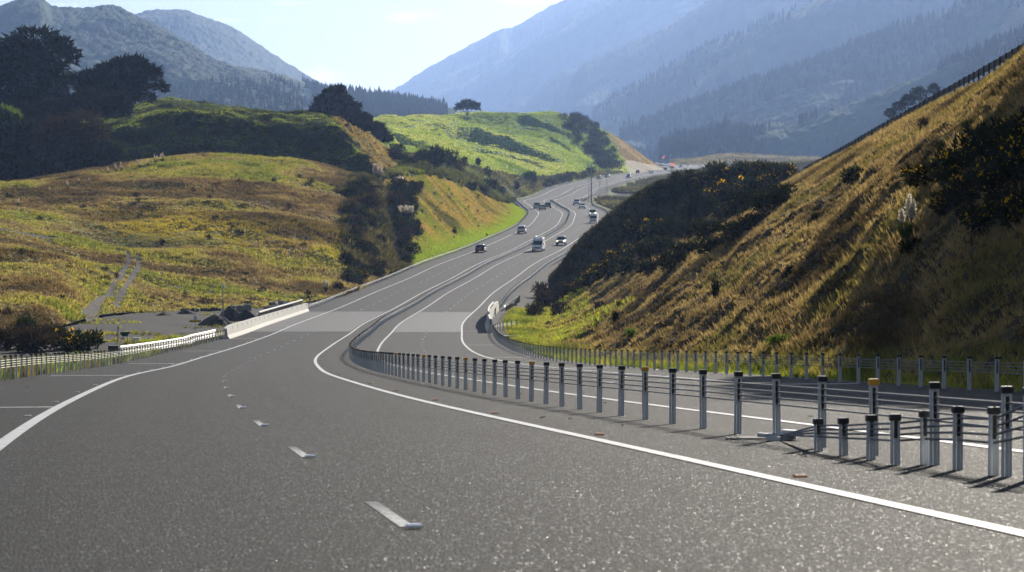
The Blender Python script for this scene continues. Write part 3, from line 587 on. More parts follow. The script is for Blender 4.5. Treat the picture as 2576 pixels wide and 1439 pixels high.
# tracks on the meadow, kept free of tufts
TRACK = [[(-60, 574), (0, 580), (60, 588), (120, 598), (180, 610), (240, 622), (290, 630), (335, 640)], [(318, 634), (324, 650), (318, 670), (303, 695), (285, 722), (262, 748), (235, 775), (212, 800)], [(345, 640), (350, 655), (345, 675), (330, 700), (314, 725), (300, 748), (290, 772), (285, 790)]]
TRK = []
for pl in TRACK:
    q = [pick(u, v, ('meadow', 'yard')) for u, v in pl]; q = [p for p in q if p is not None]; TRK.append(np.array([tuple(p) for p in q]))
def dist_poly(Q, pl):
    best = np.full(len(Q), 1e9)
    for a, b in zip(pl[:-1, :2], pl[1:, :2]):
        ab = b - a; t = np.clip(((Q[:, :2] - a) @ ab) / (ab @ ab + 1e-9), 0, 1); best = np.minimum(best, np.hypot(*(Q[:, :2] - a - t[:, None] * ab).T))
    return best
def ribbon(name, pl, w, mat, keys, dz=.06, n=60, kind='structure'):
    k = len(pl); t = np.linspace(0, k - 1, n); q = np.stack([np.interp(t, np.arange(k), pl[:, i]) for i in range(3)], 1); V = []
    for i in range(n):
        d = q[min(i + 1, n - 1)] - q[max(i - 1, 0)]; d[2] = 0; d /= np.linalg.norm(d) + 1e-9; s = np.array([-d[1], d[0], 0]); ww = w[0] + (w[1] - w[0]) * i / (n - 1)
        for f in (-1, -.5, 0, .5, 1):
            x = q[i] + s * ww / 2 * f * (1 + .15 * math.sin(i * 1.7 + f * 3)); z = drop(x[0], x[1], keys); V.append((x[0], x[1], (z.z if z is not None else q[i][2]) + dz))
    i = np.arange(n - 1)[:, None] * 5 + np.arange(4)[None]; F = np.stack([i, i + 1, i + 6, i + 5], -1).reshape(-1, 4)
    return tag(np_mesh(name, np.array(V), F, mat, smooth=True), kind=kind)
ribbon('track', TRK[0], (2.4, 2.6), 'track_gravel', ('meadow',)); ribbon('track', TRK[1], (.7, 1.2), 'track_gravel', ('meadow', 'yard')); ribbon('track', TRK[2], (.7, 1.2), 'track_gravel', ('meadow', 'yard'))
ntr = lambda Q: np.minimum.reduce([dist_poly(Q, TRK[0]) / 1.0, dist_poly(Q, TRK[1]) / .45, dist_poly(Q, TRK[2]) / .45]) > 1
# meadow: rough grass, rank brown weeds, yellow green patches
Q = sample_patch('meadow', 110000, ntr); k = fbm(Q, (30, 22, 20), 4, 21); h = (.2 + .22 * RNG.random(len(Q)) + np.clip(k, 0, 1) * -.15 + np.clip(-k, 0, 1) * .5); u_, v_ = proj(Q[:, 0], Q[:, 1], Q[:, 2])
col = pal(Q, [(.26, (.1, .08, .048)), (.42, (.2, .15, .085)), (.52, (.275, .24, .115)), (.66, (.3, .29, .08)), (.82, (.19, .23, .05))], (17, 19, 12), 21, .45)
yel = np.clip(1 - np.abs(v_ - (590 + .12 * (u_ - 600))) / 55, 0, 1) * np.clip((u_ - 230) / 80, 0, 1) * np.clip(fbm(Q, 12, 3, 23) + .75, 0, 1); col = col * (1 - yel[:, None] * .9) + yel[:, None] * .9 * np.array([.5, .44, .055])
tufts('meadow_grass', Q, h, .4 + .3 * RNG.random(len(Q)), 6, col * np.array([1.14, 1.1, 1.15]), .65, 1)
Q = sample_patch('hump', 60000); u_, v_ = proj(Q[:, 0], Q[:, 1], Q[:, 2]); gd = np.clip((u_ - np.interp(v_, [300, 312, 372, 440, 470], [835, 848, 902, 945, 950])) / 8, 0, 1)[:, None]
tufts('hill_grass', Q, .3 + .3 * RNG.random(len(Q)), .5 + .3 * RNG.random(len(Q)), 5, gd * pal(Q, [(.3, (.25, .19, .08)), (.7, (.42, .32, .12))], 8, 28) + (1 - gd) * pal(Q, [(.25, (.03, .042, .014)), (.5, (.085, .115, .028)), (.75, (.24, .3, .07))], (6, 6, 4), 27), .7, 2)  # face colour darkened as shade; sun-facing right side painted gold as if lit
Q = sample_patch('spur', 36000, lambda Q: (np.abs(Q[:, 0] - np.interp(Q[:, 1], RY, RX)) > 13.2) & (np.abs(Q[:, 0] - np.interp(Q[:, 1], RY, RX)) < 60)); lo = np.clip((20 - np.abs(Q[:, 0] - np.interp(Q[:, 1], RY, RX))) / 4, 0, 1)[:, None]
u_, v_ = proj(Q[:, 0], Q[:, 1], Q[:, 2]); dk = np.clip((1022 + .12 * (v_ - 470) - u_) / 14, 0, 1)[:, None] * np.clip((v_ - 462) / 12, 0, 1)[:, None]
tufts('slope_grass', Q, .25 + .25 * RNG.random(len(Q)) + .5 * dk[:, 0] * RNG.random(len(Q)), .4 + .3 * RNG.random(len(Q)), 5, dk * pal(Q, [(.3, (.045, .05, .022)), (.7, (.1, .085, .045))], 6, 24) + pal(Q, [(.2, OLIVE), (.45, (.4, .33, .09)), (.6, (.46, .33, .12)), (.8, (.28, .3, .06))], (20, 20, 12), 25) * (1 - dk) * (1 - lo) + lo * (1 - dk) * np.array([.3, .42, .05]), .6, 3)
# the bank on the right: dry straw with green streaks
def offroad(Q): return Q[:, 0] - np.interp(Q[:, 1], RY, RX)
Q = sample_patch('bank', 150000, lambda Q: offroad(Q) > 12.9); o_ = offroad(Q); lo = np.clip((17.2 - o_) / 2.5, 0, 1)[:, None]
col = pal(Q, [(.2, (.075, .062, .036)), (.4, (.22, .175, .09)), (.54, (.35, .28, .15)), (.67, (.29, .24, .105)), (.83, (.19, .175, .07))], (5, 14, 5), 29) * (1 - lo) + lo * pal(Q, [(.3, GREEN), (.6, (.26, .33, .05)), (.8, (.34, .34, .09))], 4, 35)
h = .12 + .2 * RNG.random(len(Q)) + .16 * np.clip(fbm(Q, 7, 2, 30), 0, 1) + .12 * lo[:, 0]
tufts('bank_grass', Q, h, .16 + .16 * RNG.random(len(Q)), 6, col * np.array([1.06, 1.0, 1.08]), .8, 4)
Q = sample_patch('nose', 14000); tufts('bank_grass', Q, .3 + .35 * RNG.random(len(Q)), .4 + .3 * RNG.random(len(Q)), 5, pal(Q, [(.25, (.035, .032, .02)), (.6, (.06, .052, .028)), (.8, (.035, .042, .018))], 8, 32), .6, 5)  # nose grass painted darker than the rest of the bank to deepen its shade
# bright low grass beside the stream and along both verges
def lowgrass(Q):
    u, v = proj(Q[:, 0], Q[:, 1], Q[:, 2]); return (offroad(Q) > 13.5) & (offroad(Q) < 22.5) & (Q[:, 1] > 205)
Q = np.concatenate([sample_patch('bank', 60000, lowgrass), sample_patch('vergefar', 9000, lambda Q: (offroad(Q) > 15) & (offroad(Q) < 22) & (Q[:, 1] < 372))]); tufts('verge_grass', Q, .25 + .25 * RNG.random(len(Q)), .3 + .25 * RNG.random(len(Q)), 6, pal(Q, [(.25, (.25, .3, .05)), (.5, LIME), (.75, (.4, .38, .1))], 7, 36), .6, 6)
Q = sample_patch('yard', 60000, lambda Q: (offroad(Q) < -13.0) & ((Q[:, 1] < 155) | ((Q[:, 1] < 185) & (fbm(Q, 6, 2, 38) > -.1)) | ((offroad(Q) > -19) & (Q[:, 1] < 235) & (fbm(Q, 4, 2, 39) > -.2)))); tufts('verge_grass', Q, .3 + .35 * RNG.random(len(Q)), .25 + .2 * RNG.random(len(Q)), 6, pal(Q, [(.2, BROWN), (.42, (.24, .22, .06)), (.6, (.22, .3, .05)), (.8, (.3, .36, .06))], 7, 40), .6, 7)
Q = sample_patch('yard', 26000, lambda Q: (offroad(Q) < -14) & (Q[:, 1] > 185) & (fbm(Q, 9, 3, 44) > .42)); tufts('weeds', Q, .2 + .2 * RNG.random(len(Q)), .3 + .2 * RNG.random(len(Q)), 5, pal(Q, [(.3, OLIVE), (.7, (.32, .33, .07))], 7, 45), .6, 8)
Q = sample_patch('mid', 70000, lambda Q: offroad(Q) < -14); u_, v_ = proj(Q[:, 0], Q[:, 1], Q[:, 2]); st = np.clip((u_ - (1520 + .55 * (v_ - 330))) / 14, 0, 1)[:, None]
tufts('hill_grass', Q, .4 + .5 * RNG.random(len(Q)), 1.6 + 1.2 * RNG.random(len(Q)), 4, pal(Q, [(.2, (.17, .25, .05)), (.5, (.31, .41, .08)), (.8, (.42, .47, .14))], (60, 80, 30), 46) * (1 - st) + st * pal(Q, [(.3, (.26, .2, .11)), (.7, (.38, .3, .17))], 40, 47), .9, 9)
# scrub: low heathy bushes seen only as a mass
def scrub(name, Q, size, cols, seed, scale=20, nb=14):
    n = len(Q); s = size * (.5 + RNG.random(n)); tufts(name, Q, s * .9, s * 1.5, nb, pal(Q, cols, scale, seed, .35), .75, seed)
SCR = [(.25, (.05, .05, .03)), (.5, (.085, .085, .045)), (.75, (.15, .14, .075))]
Q = sample_patch('valley', 200000, lambda Q: (offroad(Q) > 17) & (offroad(Q) < 260) & (Q[:, 1] < 1700) & ((fbm(Q, 22, 3, 103) < .3) | (offroad(Q) > 130))); u_, v_ = proj(Q[:, 0], Q[:, 1], Q[:, 2]); Q = Q[~((np.abs(u_ - 1605) < 30) & (np.abs(v_ - 500) < 11))]; scrub('scrub', Q, 1.5, SCR, 51, 30)
Q = sample_patch('pale', 4500); scrub('scrub', Q, 2.2, [(.3, (.12, .11, .06)), (.7, (.26, .23, .13))], 52, 40)
Q = sample_patch('shelf', 16000, lambda Q: (offroad(Q) < -16) & (fbm(Q, 22, 3, 55) > -.15)); scrub('scrub', Q, 1.1, [(.25, (.05, .06, .025)), (.5, (.1, .11, .045)), (.75, (.17, .2, .07))], 53)
Q = sample_patch('mid', 60000, lambda Q: offroad(Q) < -15); u_, v_ = proj(Q[:, 0], Q[:, 1], Q[:, 2]); sc = (v_ > np.interp(u_, [890, 1040, 1210, 1335, 1485, 1668], [392, 392, 430, 452, 432, 440])) & (fbm(Q, 14, 2, 56) > -.5); scrub('scrub', Q[sc], 1.5, SCR, 54)
# ---------------------------------------------------------------- bushes and trees
def leafmass(blobs, n, size, seed, flat=1.0, up=.3, aspect=.45):
    """leaf clumps filling a set of ellipsoids (x,y,z,rx,ry,rz), thicker near their skins"""
    rs = np.random.default_rng(seed); bl = np.array(blobs, float); vol = np.cbrt(bl[:, 3] * bl[:, 4] * bl[:, 5]) ** 2; k = rs.choice(len(bl), n, p=vol / vol.sum()); d = rs.normal(size=(n, 3)); d /= np.linalg.norm(d, axis=1)[:, None]
    r = np.clip(1.02 - np.abs(rs.normal(0, .22, n)), .1, 1.1); bump_ = 1 + .22 * vnoise(d * 3.1 + k[:, None] * 3.7, seed); c = bl[k, :3] + d * bl[k, 3:] * (r * bump_)[:, None]
    o = d * np.array([1, 1, flat]) + np.array([0, 0, up]) + rs.normal(0, .5, (n, 3)); o /= np.linalg.norm(o, axis=1)[:, None]
    t = np.cross(o, rs.normal(size=(n, 3))); t /= np.linalg.norm(t, axis=1)[:, None] + 1e-9; s = size * (.5 + rs.random(n))[:, None]
    V = np.stack([c - t * s * aspect, c + o * s * .35 - t * s * .15, c + o * s * 1.1, c + t * s * aspect], 1).reshape(-1, 3); return V, np.arange(len(V)).reshape(-1, 4)
BUSH = []
def bush_proto(kind, seed):
    rs = np.random.default_rng(seed); bl = [(0, 0, .42, .5, .5, .45)]
    for i in range(6): a = rs.random() * 6.28; r = .25 + .3 * rs.random(); bl.append((r * math.cos(a), r * math.sin(a), .25 + .5 * rs.random(), .25 + .14 * rs.random(), .25 + .14 * rs.random(), .22 + .2 * rs.random()))
    return bl
PROTO = {}
def bush(name, p, w, h, kind, label, group, seed=0, cat='bush', flowers=False, n=750):
    mat = {'gorse': 'gorse_leaf', 'shrub': 'shrub_leaf', 'brown': 'brown_twig', 'green': 'green_leaf', 'pine': 'pine_leaf'}[kind]; key = (kind, seed % 5, bool(flowers), n)
    e = empty(name, p, (seed * 1.7) % 6.28, label, cat, group); e.scale = (w, w, h)
    if key not in PROTO:
        bl = bush_proto(kind, 300 + seed % 5); V, F = leafmass(bl, n, .16 if kind != 'brown' else .22, 310 + seed % 5, 1, .55, .3 if kind != 'brown' else .12)
        a = np_mesh('foliage', V, F, mat, e); lst = [a]
        st = MB()
        for i in range(7):
            g = i * .9; st.tube([(0, 0, -.08), (.12 * math.cos(g), .12 * math.sin(g), .3), (.3 * math.cos(g), .3 * math.sin(g), .62)], [.035, .025, .01], 5)
        lst.append(st.build('stem', 'bark', e))
        if flowers:
            V, F = leafmass([(x, y, z + .12, rx * .95, ry * .95, rz * .85) for x, y, z, rx, ry, rz in bl[1:5]], 150, .06, 320 + seed % 5, 1, .6, .6); lst.append(np_mesh('blossom', V, F, 'gorse_flower', e))
        PROTO[key] = lst
    else:
        for a in PROTO[key]: c = a.copy(); COL.objects.link(c); c.parent = e
    return e
def bush_at(name, u, v, wpx, hpx, kind, label, group, keys, seed, flowers=False, **kw):
    p = pick(u, v, keys)
    if p is None: return None
    k = FOC / p.y; return bush(name, (p.x, p.y, p.z - .08 * hpx / k), wpx / k / 1.5, hpx / k / 1.0, kind, label, group, seed, flowers=flowers, **kw)

Q = sample_patch('meadow', 90000); u_, v_ = proj(Q[:, 0], Q[:, 1], Q[:, 2]); Q = Q[(u_ > np.interp(v_, [440, 480, 600, 690, 720], [905, 868, 862, 880, 905]) + 18 * fbm(Q, 8, 2, 57)) & (v_ > 445) & (offroad(Q) < -15)]; scrub('scrub', Q, 1.0, [(.25, (.03, .035, .016)), (.5, (.06, .055, .028)), (.8, (.11, .1, .045))], 58, 9)
GB = 'dark gorse bush in the thicket on the shaded fold of the right bank'
GF = 'gorse bush with yellow flowers in the thicket on the shaded fold of the right bank'
rs = random.Random(5)
# thicket running up the fold of the right bank: (u, v, width, height, flowers)
TH = [(1452,735,50,30,1),(1490,715,60,38,1),(1530,700,60,40,1),(1575,690,66,40,0),(1505,690,46,34,1),(1545,668,54,38,1),(1590,655,60,44,1),(1600,610,62,50,2),(1640,600,64,50,2),(1625,650,66,44,0),(1670,640,70,46,0),(1640,690,70,40,0),(1690,680,80,44,0),(1665,600,64,46,0),(1700,590,72,50,0),(1740,600,80,50,0),(1735,560,76,50,0),(1770,550,84,56,0),(1780,600,80,48,0),(1800,520,80,56,1),(1840,505,80,54,1),(1830,560,84,52,0),(1870,540,86,54,0),(1885,495,82,52,1),(1920,480,80,50,1),(1925,530,86,50,0),(1960,505,80,46,0),(1965,462,72,44,2),(1850,600,84,46,0),(1730,650,84,46,0),(1790,640,84,46,0),(1895,575,76,40,0),(1700,500,54,34,0),(1740,480,54,34,1),(1790,472,60,38,1),(1845,460,64,38,1),(1900,448,60,36,1),(1660,520,50,30,0),(1640,560,46,30,0),(1760,515,56,36,0)]
for i, (u, v, w, h, f) in enumerate(TH): bush_at('gorse_bush', u, v, w * 1.1, h * 1.1, 'gorse', GF if f else GB, 'gorse bushes on the right bank', ('bank', 'nose'), i, flowers=f > 0)
# along the top edge of the shaded nose
for i, (u, v, w, h) in enumerate([(1640,486,40,24),(1665,474,44,30),(1700,462,46,34),(1735,455,50,36),(1770,452,44,30),(1800,448,70,50),(1835,446,56,34),(1870,442,58,40),(1910,440,60,44),(1950,438,60,40),(1985,436,50,30)]): bush_at('scrub_bush', u, v + 3, w, h, 'shrub', 'dark scrub bush on the skyline rim of the shaded bank', 'scrub bushes along the rim of the bank', ('nose',), i)
for i, (u, v, w, h) in enumerate([(1430,690,34,22),(1452,655,34,26),(1480,610,26,16),(1500,585,20,14),(1400,706,30,18)]): bush_at('scrub_bush', u, v, w, h, 'brown' if i < 2 else 'shrub', 'small twiggy bush on the shaded bank edge by the road', 'twiggy bushes by the road edge', ('nose',), i)
# big gorse at the right edge
for i, (u, v, w, h) in enumerate([(2330,470,120,70),(2400,455,140,90),(2470,420,150,100),(2540,390,150,100),(2600,370,150,110),(2440,520,150,90),(2510,490,160,100),(2580,460,160,110),(2390,540,110,70),(2560,560,170,100),(2480,580,130,70)]): bush_at('gorse_bush', u, v, w, h, 'gorse', 'large gorse bush with yellow flowers high on the shaded right hand bank', 'large gorse bushes high on the bank', ('bank',), i, flowers=True)
# single shrubs on the bank
for i, (u, v, w, h, kd, lb) in enumerate([(2145,463,58,48,'gorse','dark spiky gorse bush alone mid-slope on the sunny bank'),(1965,520,60,62,'gorse','dark bush on the sunny bank beside the gorse thicket'),(2108,378,54,36,'shrub','round dark bush on the bank skyline below the rail'),(2252,300,24,22,'shrub','small dark bush at the bank rim below the rail'),(1508,778,26,24,'pine','small wilding pine low on the bank near the gorse'),(1547,815,22,36,'pine','narrow young pine low on the sunny bank'),(1800,752,22,60,'pine','tall thin young pine mid-bank above the barrier'),(2055,560,26,24,'gorse','small dark tuft bush upper bank left of the tall grass plumes'),(2367,385,24,34,'shrub','upright dark shrub high on the bank'),(2325,330,36,40,'brown','bare twiggy shrub high on the bank'),(1590,850,34,26,'green','bright green leafy shrub at the foot of the bank'),(1960,872,60,36,'green','large bright green clump at the foot of the bank'),(1985,690,24,22,'gorse','small dark shrub mid-bank'),(1560,770,20,14,'gorse','low dark tuft near the bank foot'),(2440,330,50,36,'shrub','dark shrub high at the bank edge'),(2290,640,60,46,'gorse','dark gorse bush beside the tall plumes'),(1880,690,18,20,'gorse','little round dark shrub in the middle of the bank'),(2700,905,70,60,'brown','brown bush at the verge')]): bush_at('shrub', u, v, w, h, kd, lb, None, ('bank',), i)
# bushes around the stream and its culvert
for i, (u, v, w, h) in enumerate([(1345,795,44,36),(1372,775,56,48),(1395,765,54,46),(1362,748,50,40),(1408,790,44,36),(1415,745,40,36)]): bush_at('shrub', u, v, w, h, 'brown', 'brown twiggy shrub in the roadside clump beyond the concrete barrier', 'brown shrubs by the stream', ('bank', 'nose', 'vergefar'), i)
# gully beside the sunny cutting
GG = [(905,640,50,40),(930,650,60,44),(955,620,40,30),(940,690,70,40),(915,690,50,30),(1000,480,50,36),(1020,505,56,40),(1000,530,56,44),(1030,545,50,40),(1010,580,50,36),(1045,580,40,34),(1020,610,46,40),(1000,630,40,30),(1035,640,46,34),(905,560,50,46),(925,530,56,46),(890,500,56,40),(915,480,50,36),(880,545,50,36),(895,600,50,36),(870,660,40,26),(930,565,40,34)] + [(random.Random(i).uniform(868, 950), random.Random(i + 50).uniform(470, 700), random.Random(i + 90).uniform(30, 56), random.Random(i + 70).uniform(20, 34)) for i in range(26)] + [(random.Random(i).uniform(985, 1048), random.Random(i + 51).uniform(470, 668), random.Random(i + 91).uniform(28, 44), random.Random(i + 71).uniform(20, 32)) for i in range(18)]
for i, (u, v, w, h) in enumerate(GG): bush_at('shrub', u, v, w, h, ('gorse', 'shrub', 'gorse', 'brown')[i % 4], 'dark shrub crowding the gully beside the drain', 'shrubs crowding the gully', ('spur', 'meadow'), i, flowers=False)
for i, (u, v, w, h, kd, lb) in enumerate([(1056,474,20,22,'gorse','round dark bush alone on the yellow cutting slope'),(1050,590,18,24,'pine','small dark pine on the cutting slope above the drain'),(1143,588,14,12,'brown','small brown shrub low on the cutting slope'),(1110,690,50,28,'gorse','gorse bush behind the far left barrier'),(880,712,50,30,'shrub','dark bush behind the far left barrier'),(910,702,36,24,'gorse','flowering gorse bush beside the far left barrier'),(850,728,30,22,'brown','brown bush beside the white plumes')]): bush_at('shrub', u, v, w, h, kd, lb, None, ('spur', 'meadow'), i, flowers=('flowering' in lb))
rs = random.Random(9)
for i in range(26):
    u, v = rs.uniform(1090, 1280), rs.uniform(480, 600); bush_at('shrub', u, v, rs.uniform(6, 12), rs.uniform(5, 9), 'gorse', 'tiny dark shrub dotted on the sunny cutting slope', 'tiny shrubs on the cutting slope', ('spur',), i, n=300)
# meadow: dark tussocks and brown weeds
for i in range(46):
    u, v = rs.uniform(10, 860), rs.uniform(440, 770); bush_at('tussock', u, v, rs.uniform(14, 30), rs.uniform(8, 18), ('brown', 'gorse', 'brown')[i % 3], ('brown weedy tussock on the rough meadow', 'dark green tussock on the rough meadow', 'brown weedy tussock on the rough meadow')[i % 3], 'tussocks on the meadow', ('meadow',), i, n=300)
for i in range(20):
    u, v = rs.uniform(430, 900), rs.uniform(290, 430); bush_at('tussock', u, v, rs.uniform(16, 34), rs.uniform(8, 16), ('gorse', 'shrub')[i % 2], 'dark tussock on the shaded grass hump', 'tussocks on the dark hump', ('hump',), i, n=300)
# verge bushes in the left foreground
for i, (u, v, w, h, kd, f, lb) in enumerate([(20,880,130,60,'brown',0,'brown bush'),(90,885,120,70,'brown',0,'brown bush'),(60,850,80,50,'shrub',0,''),(160,880,90,60,'gorse',1,''),(205,885,100,56,'gorse',2,''),(230,870,60,44,'gorse',1,''),(130,850,70,40,'brown',0,''),(10,830,70,50,'brown',0,'')]): bush_at('shrub', u, v, w, h, kd, ('gorse bush with orange yellow flowers behind the near left barrier' if f else 'brown weedy bush behind the near left barrier' if kd == 'brown' else 'dark green shrub among brown bushes behind the near left barrier'), 'bushes behind the near left barrier', ('yard',), i, flowers=f > 0)
# shrubs on the dark shoulder of the green hill and beside the far road
for i in range(95):
    t = rs.random(); v = 298 + t * 130; u = 1440 + t * 95 + rs.uniform(-34, 46) * (1 - .25 * t); bush_at('shrub', u, v, rs.uniform(24, 36), rs.uniform(15, 24), ('shrub', 'gorse')[i % 2], 'dark shrub in the thicket on the shoulder of the green hill', 'thicket on the shoulder of the green hill', ('mid',), i, n=300)
for i in range(30):
    t = rs.random(); u = 1370 + t * 120; v = 478 - t * 34 - rs.uniform(0, 12); bush_at('shrub', u, v, rs.uniform(18, 32), rs.uniform(14, 22), ('shrub', 'brown', 'gorse')[i % 3], 'dark roadside shrub below the green hill', 'shrubs between the far road and the green hill', ('mid', 'shelf'), i, n=300)
for i, (u, v, w, h) in enumerate([(1035,418,36,26),(1062,410,46,40),(1095,418,60,50),(1125,425,60,52),(1150,432,40,36),(1010,412,40,28),(990,400,44,30),(1340,465,30,34),(1325,460,26,30),(1230,478,44,34),(1215,492,40,30),(1255,492,36,26),(1185,480,30,22),(1000,385,40,26)]): bush_at('shrub', u, v, w, h, 'brown' if i in (3, 4, 10) else 'gorse', 'dark shrub in the dip between hump and green hill', 'shrubs in the dip', ('shelf', 'spur', 'hump', 'mid'), i)
# ---------------------------------------------------------------- pampas grass
def pampas(p, scale, nplume, label, group=None, pink=False, seed=0, leaves=True, hl=1.3, hp=2.6, spread=.5, pw=1.0):
    e = empty('pampas_grass', p, 0, label, 'pampas grass', group); e.scale = (scale,) * 3; r = np.random.default_rng(900 + seed)
    if leaves:
        V = []; F = []
        for i in range(110):
            a = r.random() * 6.28; ln = hl * (.6 + .6 * r.random()); out = .25 + .65 * r.random(); c, s = math.cos(a), math.sin(a); w = .03; b = len(V); pts = [(0.08 * c, .08 * s, -.1), (ln * out * .45 * c, ln * out * .45 * s, ln * .75), (ln * out * .95 * c, ln * out * .95 * s, ln * (.95 - .5 * out))]
            for x, y, z in pts[:2]: V += [(x - w * s, y + w * c, z), (x + w * s, y - w * c, z)]
            V.append(pts[2]); F += [(b, b + 1, b + 3, b + 2), (b + 2, b + 3, b + 4)]
        np_mesh('leaves', np.array(V), F, 'pampas_leaf', e)
    for i in range(nplume):
        a = r.random() * 6.28; rr = spread * math.sqrt(r.random()); h = hp * (.6 + .5 * r.random()); lx, ly = rr * math.cos(a), rr * math.sin(a); st = MB().tube([(lx * .3, ly * .3, 0), (lx * .7, ly * .7, h * .55), (lx, ly, h * .98)], [.02, .016, .006], 4)
        po = st.build('plume', 'pampas_leaf', e); V = []
        ln = h * .36; n = 130; t = r.random(n); c0 = np.stack([lx * (.75 + .3 * t), ly * (.75 + .3 * t), h - ln + ln * t], 1); wd = .16 * pw * np.sin(np.pi * np.clip(t * .9 + .08, 0, 1)) ** .8
        d = r.normal(size=(n, 3)); d[:, 2] = np.abs(d[:, 2]) * .6 + .9; d /= np.linalg.norm(d, axis=1)[:, None]; sd = np.cross(d, r.normal(size=(n, 3))); sd /= np.linalg.norm(sd, axis=1)[:, None]; o2 = np.stack([np.cos(t * 90), np.sin(t * 90), 0 * t], 1) * wd[:, None] * .5
        q = c0 + o2; V = np.stack([q - sd * .035, q + d * .22 * (.5 + wd[:, None] * 3), q + sd * .035], 1).reshape(-1, 3); np_mesh('plume_head', V, np.arange(len(V)).reshape(-1, 3), 'plume_pink' if pink else 'plume', po)
    return e
def pampas_at(u, v, hpx, n, label, keys, **kw):
    p = pick(u, v, keys)
    if p is None: return
    pampas(p, hpx * p.y / FOC / 2.6, n, label, **kw)
pampas_at(2278, 612, 118, 8, 'tall pampas grass with straw plumes on the right bank at the edge of shade', ('bank',), seed=1, pw=1.3)
pampas_at(2198, 330, 58, 2, 'pampas grass with two cream plumes on the bank skyline', ('bank',), seed=2, hl=.9, spread=.6, pw=1.8)
pampas_at(1020, 555, 46, 44, 'pampas grass crowned by many white plumes above the drain', ('spur',), seed=3, hl=1.7, hp=2.0, spread=1.15, pw=1.0)
pampas_at(948, 462, 50, 22, 'pampas grass with pinkish plumes beside the pale path', ('spur', 'meadow', 'hump'), seed=4, pink=True, hl=1.5, hp=2.4, spread=.8)
pampas_at(820, 735, 34, 14, 'white plumed pampas grass behind the far left barrier', ('meadow', 'yard'), seed=5, hl=1.2, hp=2.3, spread=.7)
for i, (u, v, h, n) in enumerate([(272,440,20,6),(292,436,24,9),(306,432,22,7),(350,424,20,6),(372,420,20,7),(392,414,24,9),(408,410,26,9),(170,476,22,8),(198,462,16,4),(222,462,16,4),(125,484,14,3)]): pampas_at(u, v, h, n, 'pale pampas grass in the row along the top of the meadow', ('meadow', 'hump'), group='pampas grass row along the meadow top', seed=10 + i, pink=True, spread=.6)
for i, (u, v, h, n, lb) in enumerate([(88,850,30,6,'pampas grass with pale plumes at the yard edge on the left'),(150,845,20,3,'thin pampas grass beside the yard track'),(46,520,22,5,'pampas grass at the left end of the meadow'),(195,418,30,5,'pampas grass in the dark below the trees'),(648,806,20,2,'two plumed pampas grass behind the concrete barrier'),(666,796,20,3,'pampas grass between gravel heap and concrete barrier'),(698,785,26,5,'pampas grass in front of the concrete block stack'),(780,758,18,1,'single plume at the far end of the concrete barrier'),(368,772,12,2,'small pampas grass at the foot of the meadow'),(1130,500,16,4,'small pampas grass on the cutting crest'),(1062,535,18,3,'small pampas tuft beside the white plumed one'),(943,365,14,3,'pampas grass on the hump ridge')]): pampas_at(u, v, h, n, lb, ('yard', 'meadow', 'spur', 'hump'), seed=30 + i, pink=i in (0, 2, 9), spread=.45)
# flax like rosette at the valley edge
# ---------------------------------------------------------------- trees
def blob3(Y, lst, depth=.9):
    out = []
    for u, v, ru, rv in lst: p = W(u, v, Y + random.uniform(-.25, .25) * ru * Y / FOC); k = Y / FOC; out.append((p[0], p[1], p[2], ru * k, ru * k * depth, rv * k))
    return out
def tree(name, Y, blobs, limbs, n, leaf, mat, label, group=None, seed=0, flat=.5, up=.25, cat='tree', aspect=.3, base=None):
    bx = W(*base, Y) if base else W(limbs[0][0][0], limbs[0][0][1], Y); e = empty(name, bx, 0, label, cat, group); bl = blob3(Y, blobs); V, F = leafmass(bl, n, leaf, seed + 400, flat, up, aspect); V = V - np.array(bx); np_mesh('crown', V, F, mat, e)
    m = MB(); k = Y / FOC
    for i, l in enumerate(limbs):
        w = l[-1]; pts = [Vector(W(u, v, Y + (0 if i == 0 else random.Random(seed + i).uniform(-2, 2)))) - Vector(bx) for u, v in l[:-1]]; m.tube(pts, [max(.04, w * k * (1 - .75 * j / (len(pts) - 1))) for j in range(len(pts))], 7)
    m.build('trunk', 'bark', e, True); return e
TG = 'dark trees on the left hillside'
tree('pine_tree', 622, [(92,108,62,38),(45,140,64,46),(125,140,52,42),(10,165,60,50),(85,185,70,55),(30,225,70,60),(132,215,40,48),(160,112,22,16),(178,128,16,9),(188,140,12,8),(186,150,9,9),(110,255,60,40),(20,275,80,40),(-50,180,60,70),(-60,120,40,20)], [[(110,320),(112,250),(108,180),(100,120),9], [(112,240),(150,170),(188,140),3], [(112,250),(160,190),(184,150),2.5], [(112,260),(60,200),(20,160),4], [(112,270),(145,225),(165,180),3]], 10500, 1.25, 'pine_leaf', 'huge dome crowned pine at the far left with a branch reaching right', TG, 1)
tree('pine_tree', 640, [(322,165,36,20),(350,162,22,16),(288,180,42,24),(240,196,44,18),(200,200,34,14),(340,188,40,22),(378,178,20,13),(394,186,10,9),(398,194,7,8),(300,212,60,26),(345,220,26,24),(250,225,60,26),(372,245,14,10),(402,218,18,7),(414,224,8,6),(330,240,26,14)], [[(325,258),(330,225),(335,190),(325,165),6], [(355,258),(362,225),(372,200),(390,184),3.5], [(350,250),(370,226),(400,218),(414,224),2.5], [(325,250),(280,210),(240,195),3.5]], 7600, 1.2, 'pine_leaf', 'spreading pine right of the huge one with drooping side branches', TG, 2)
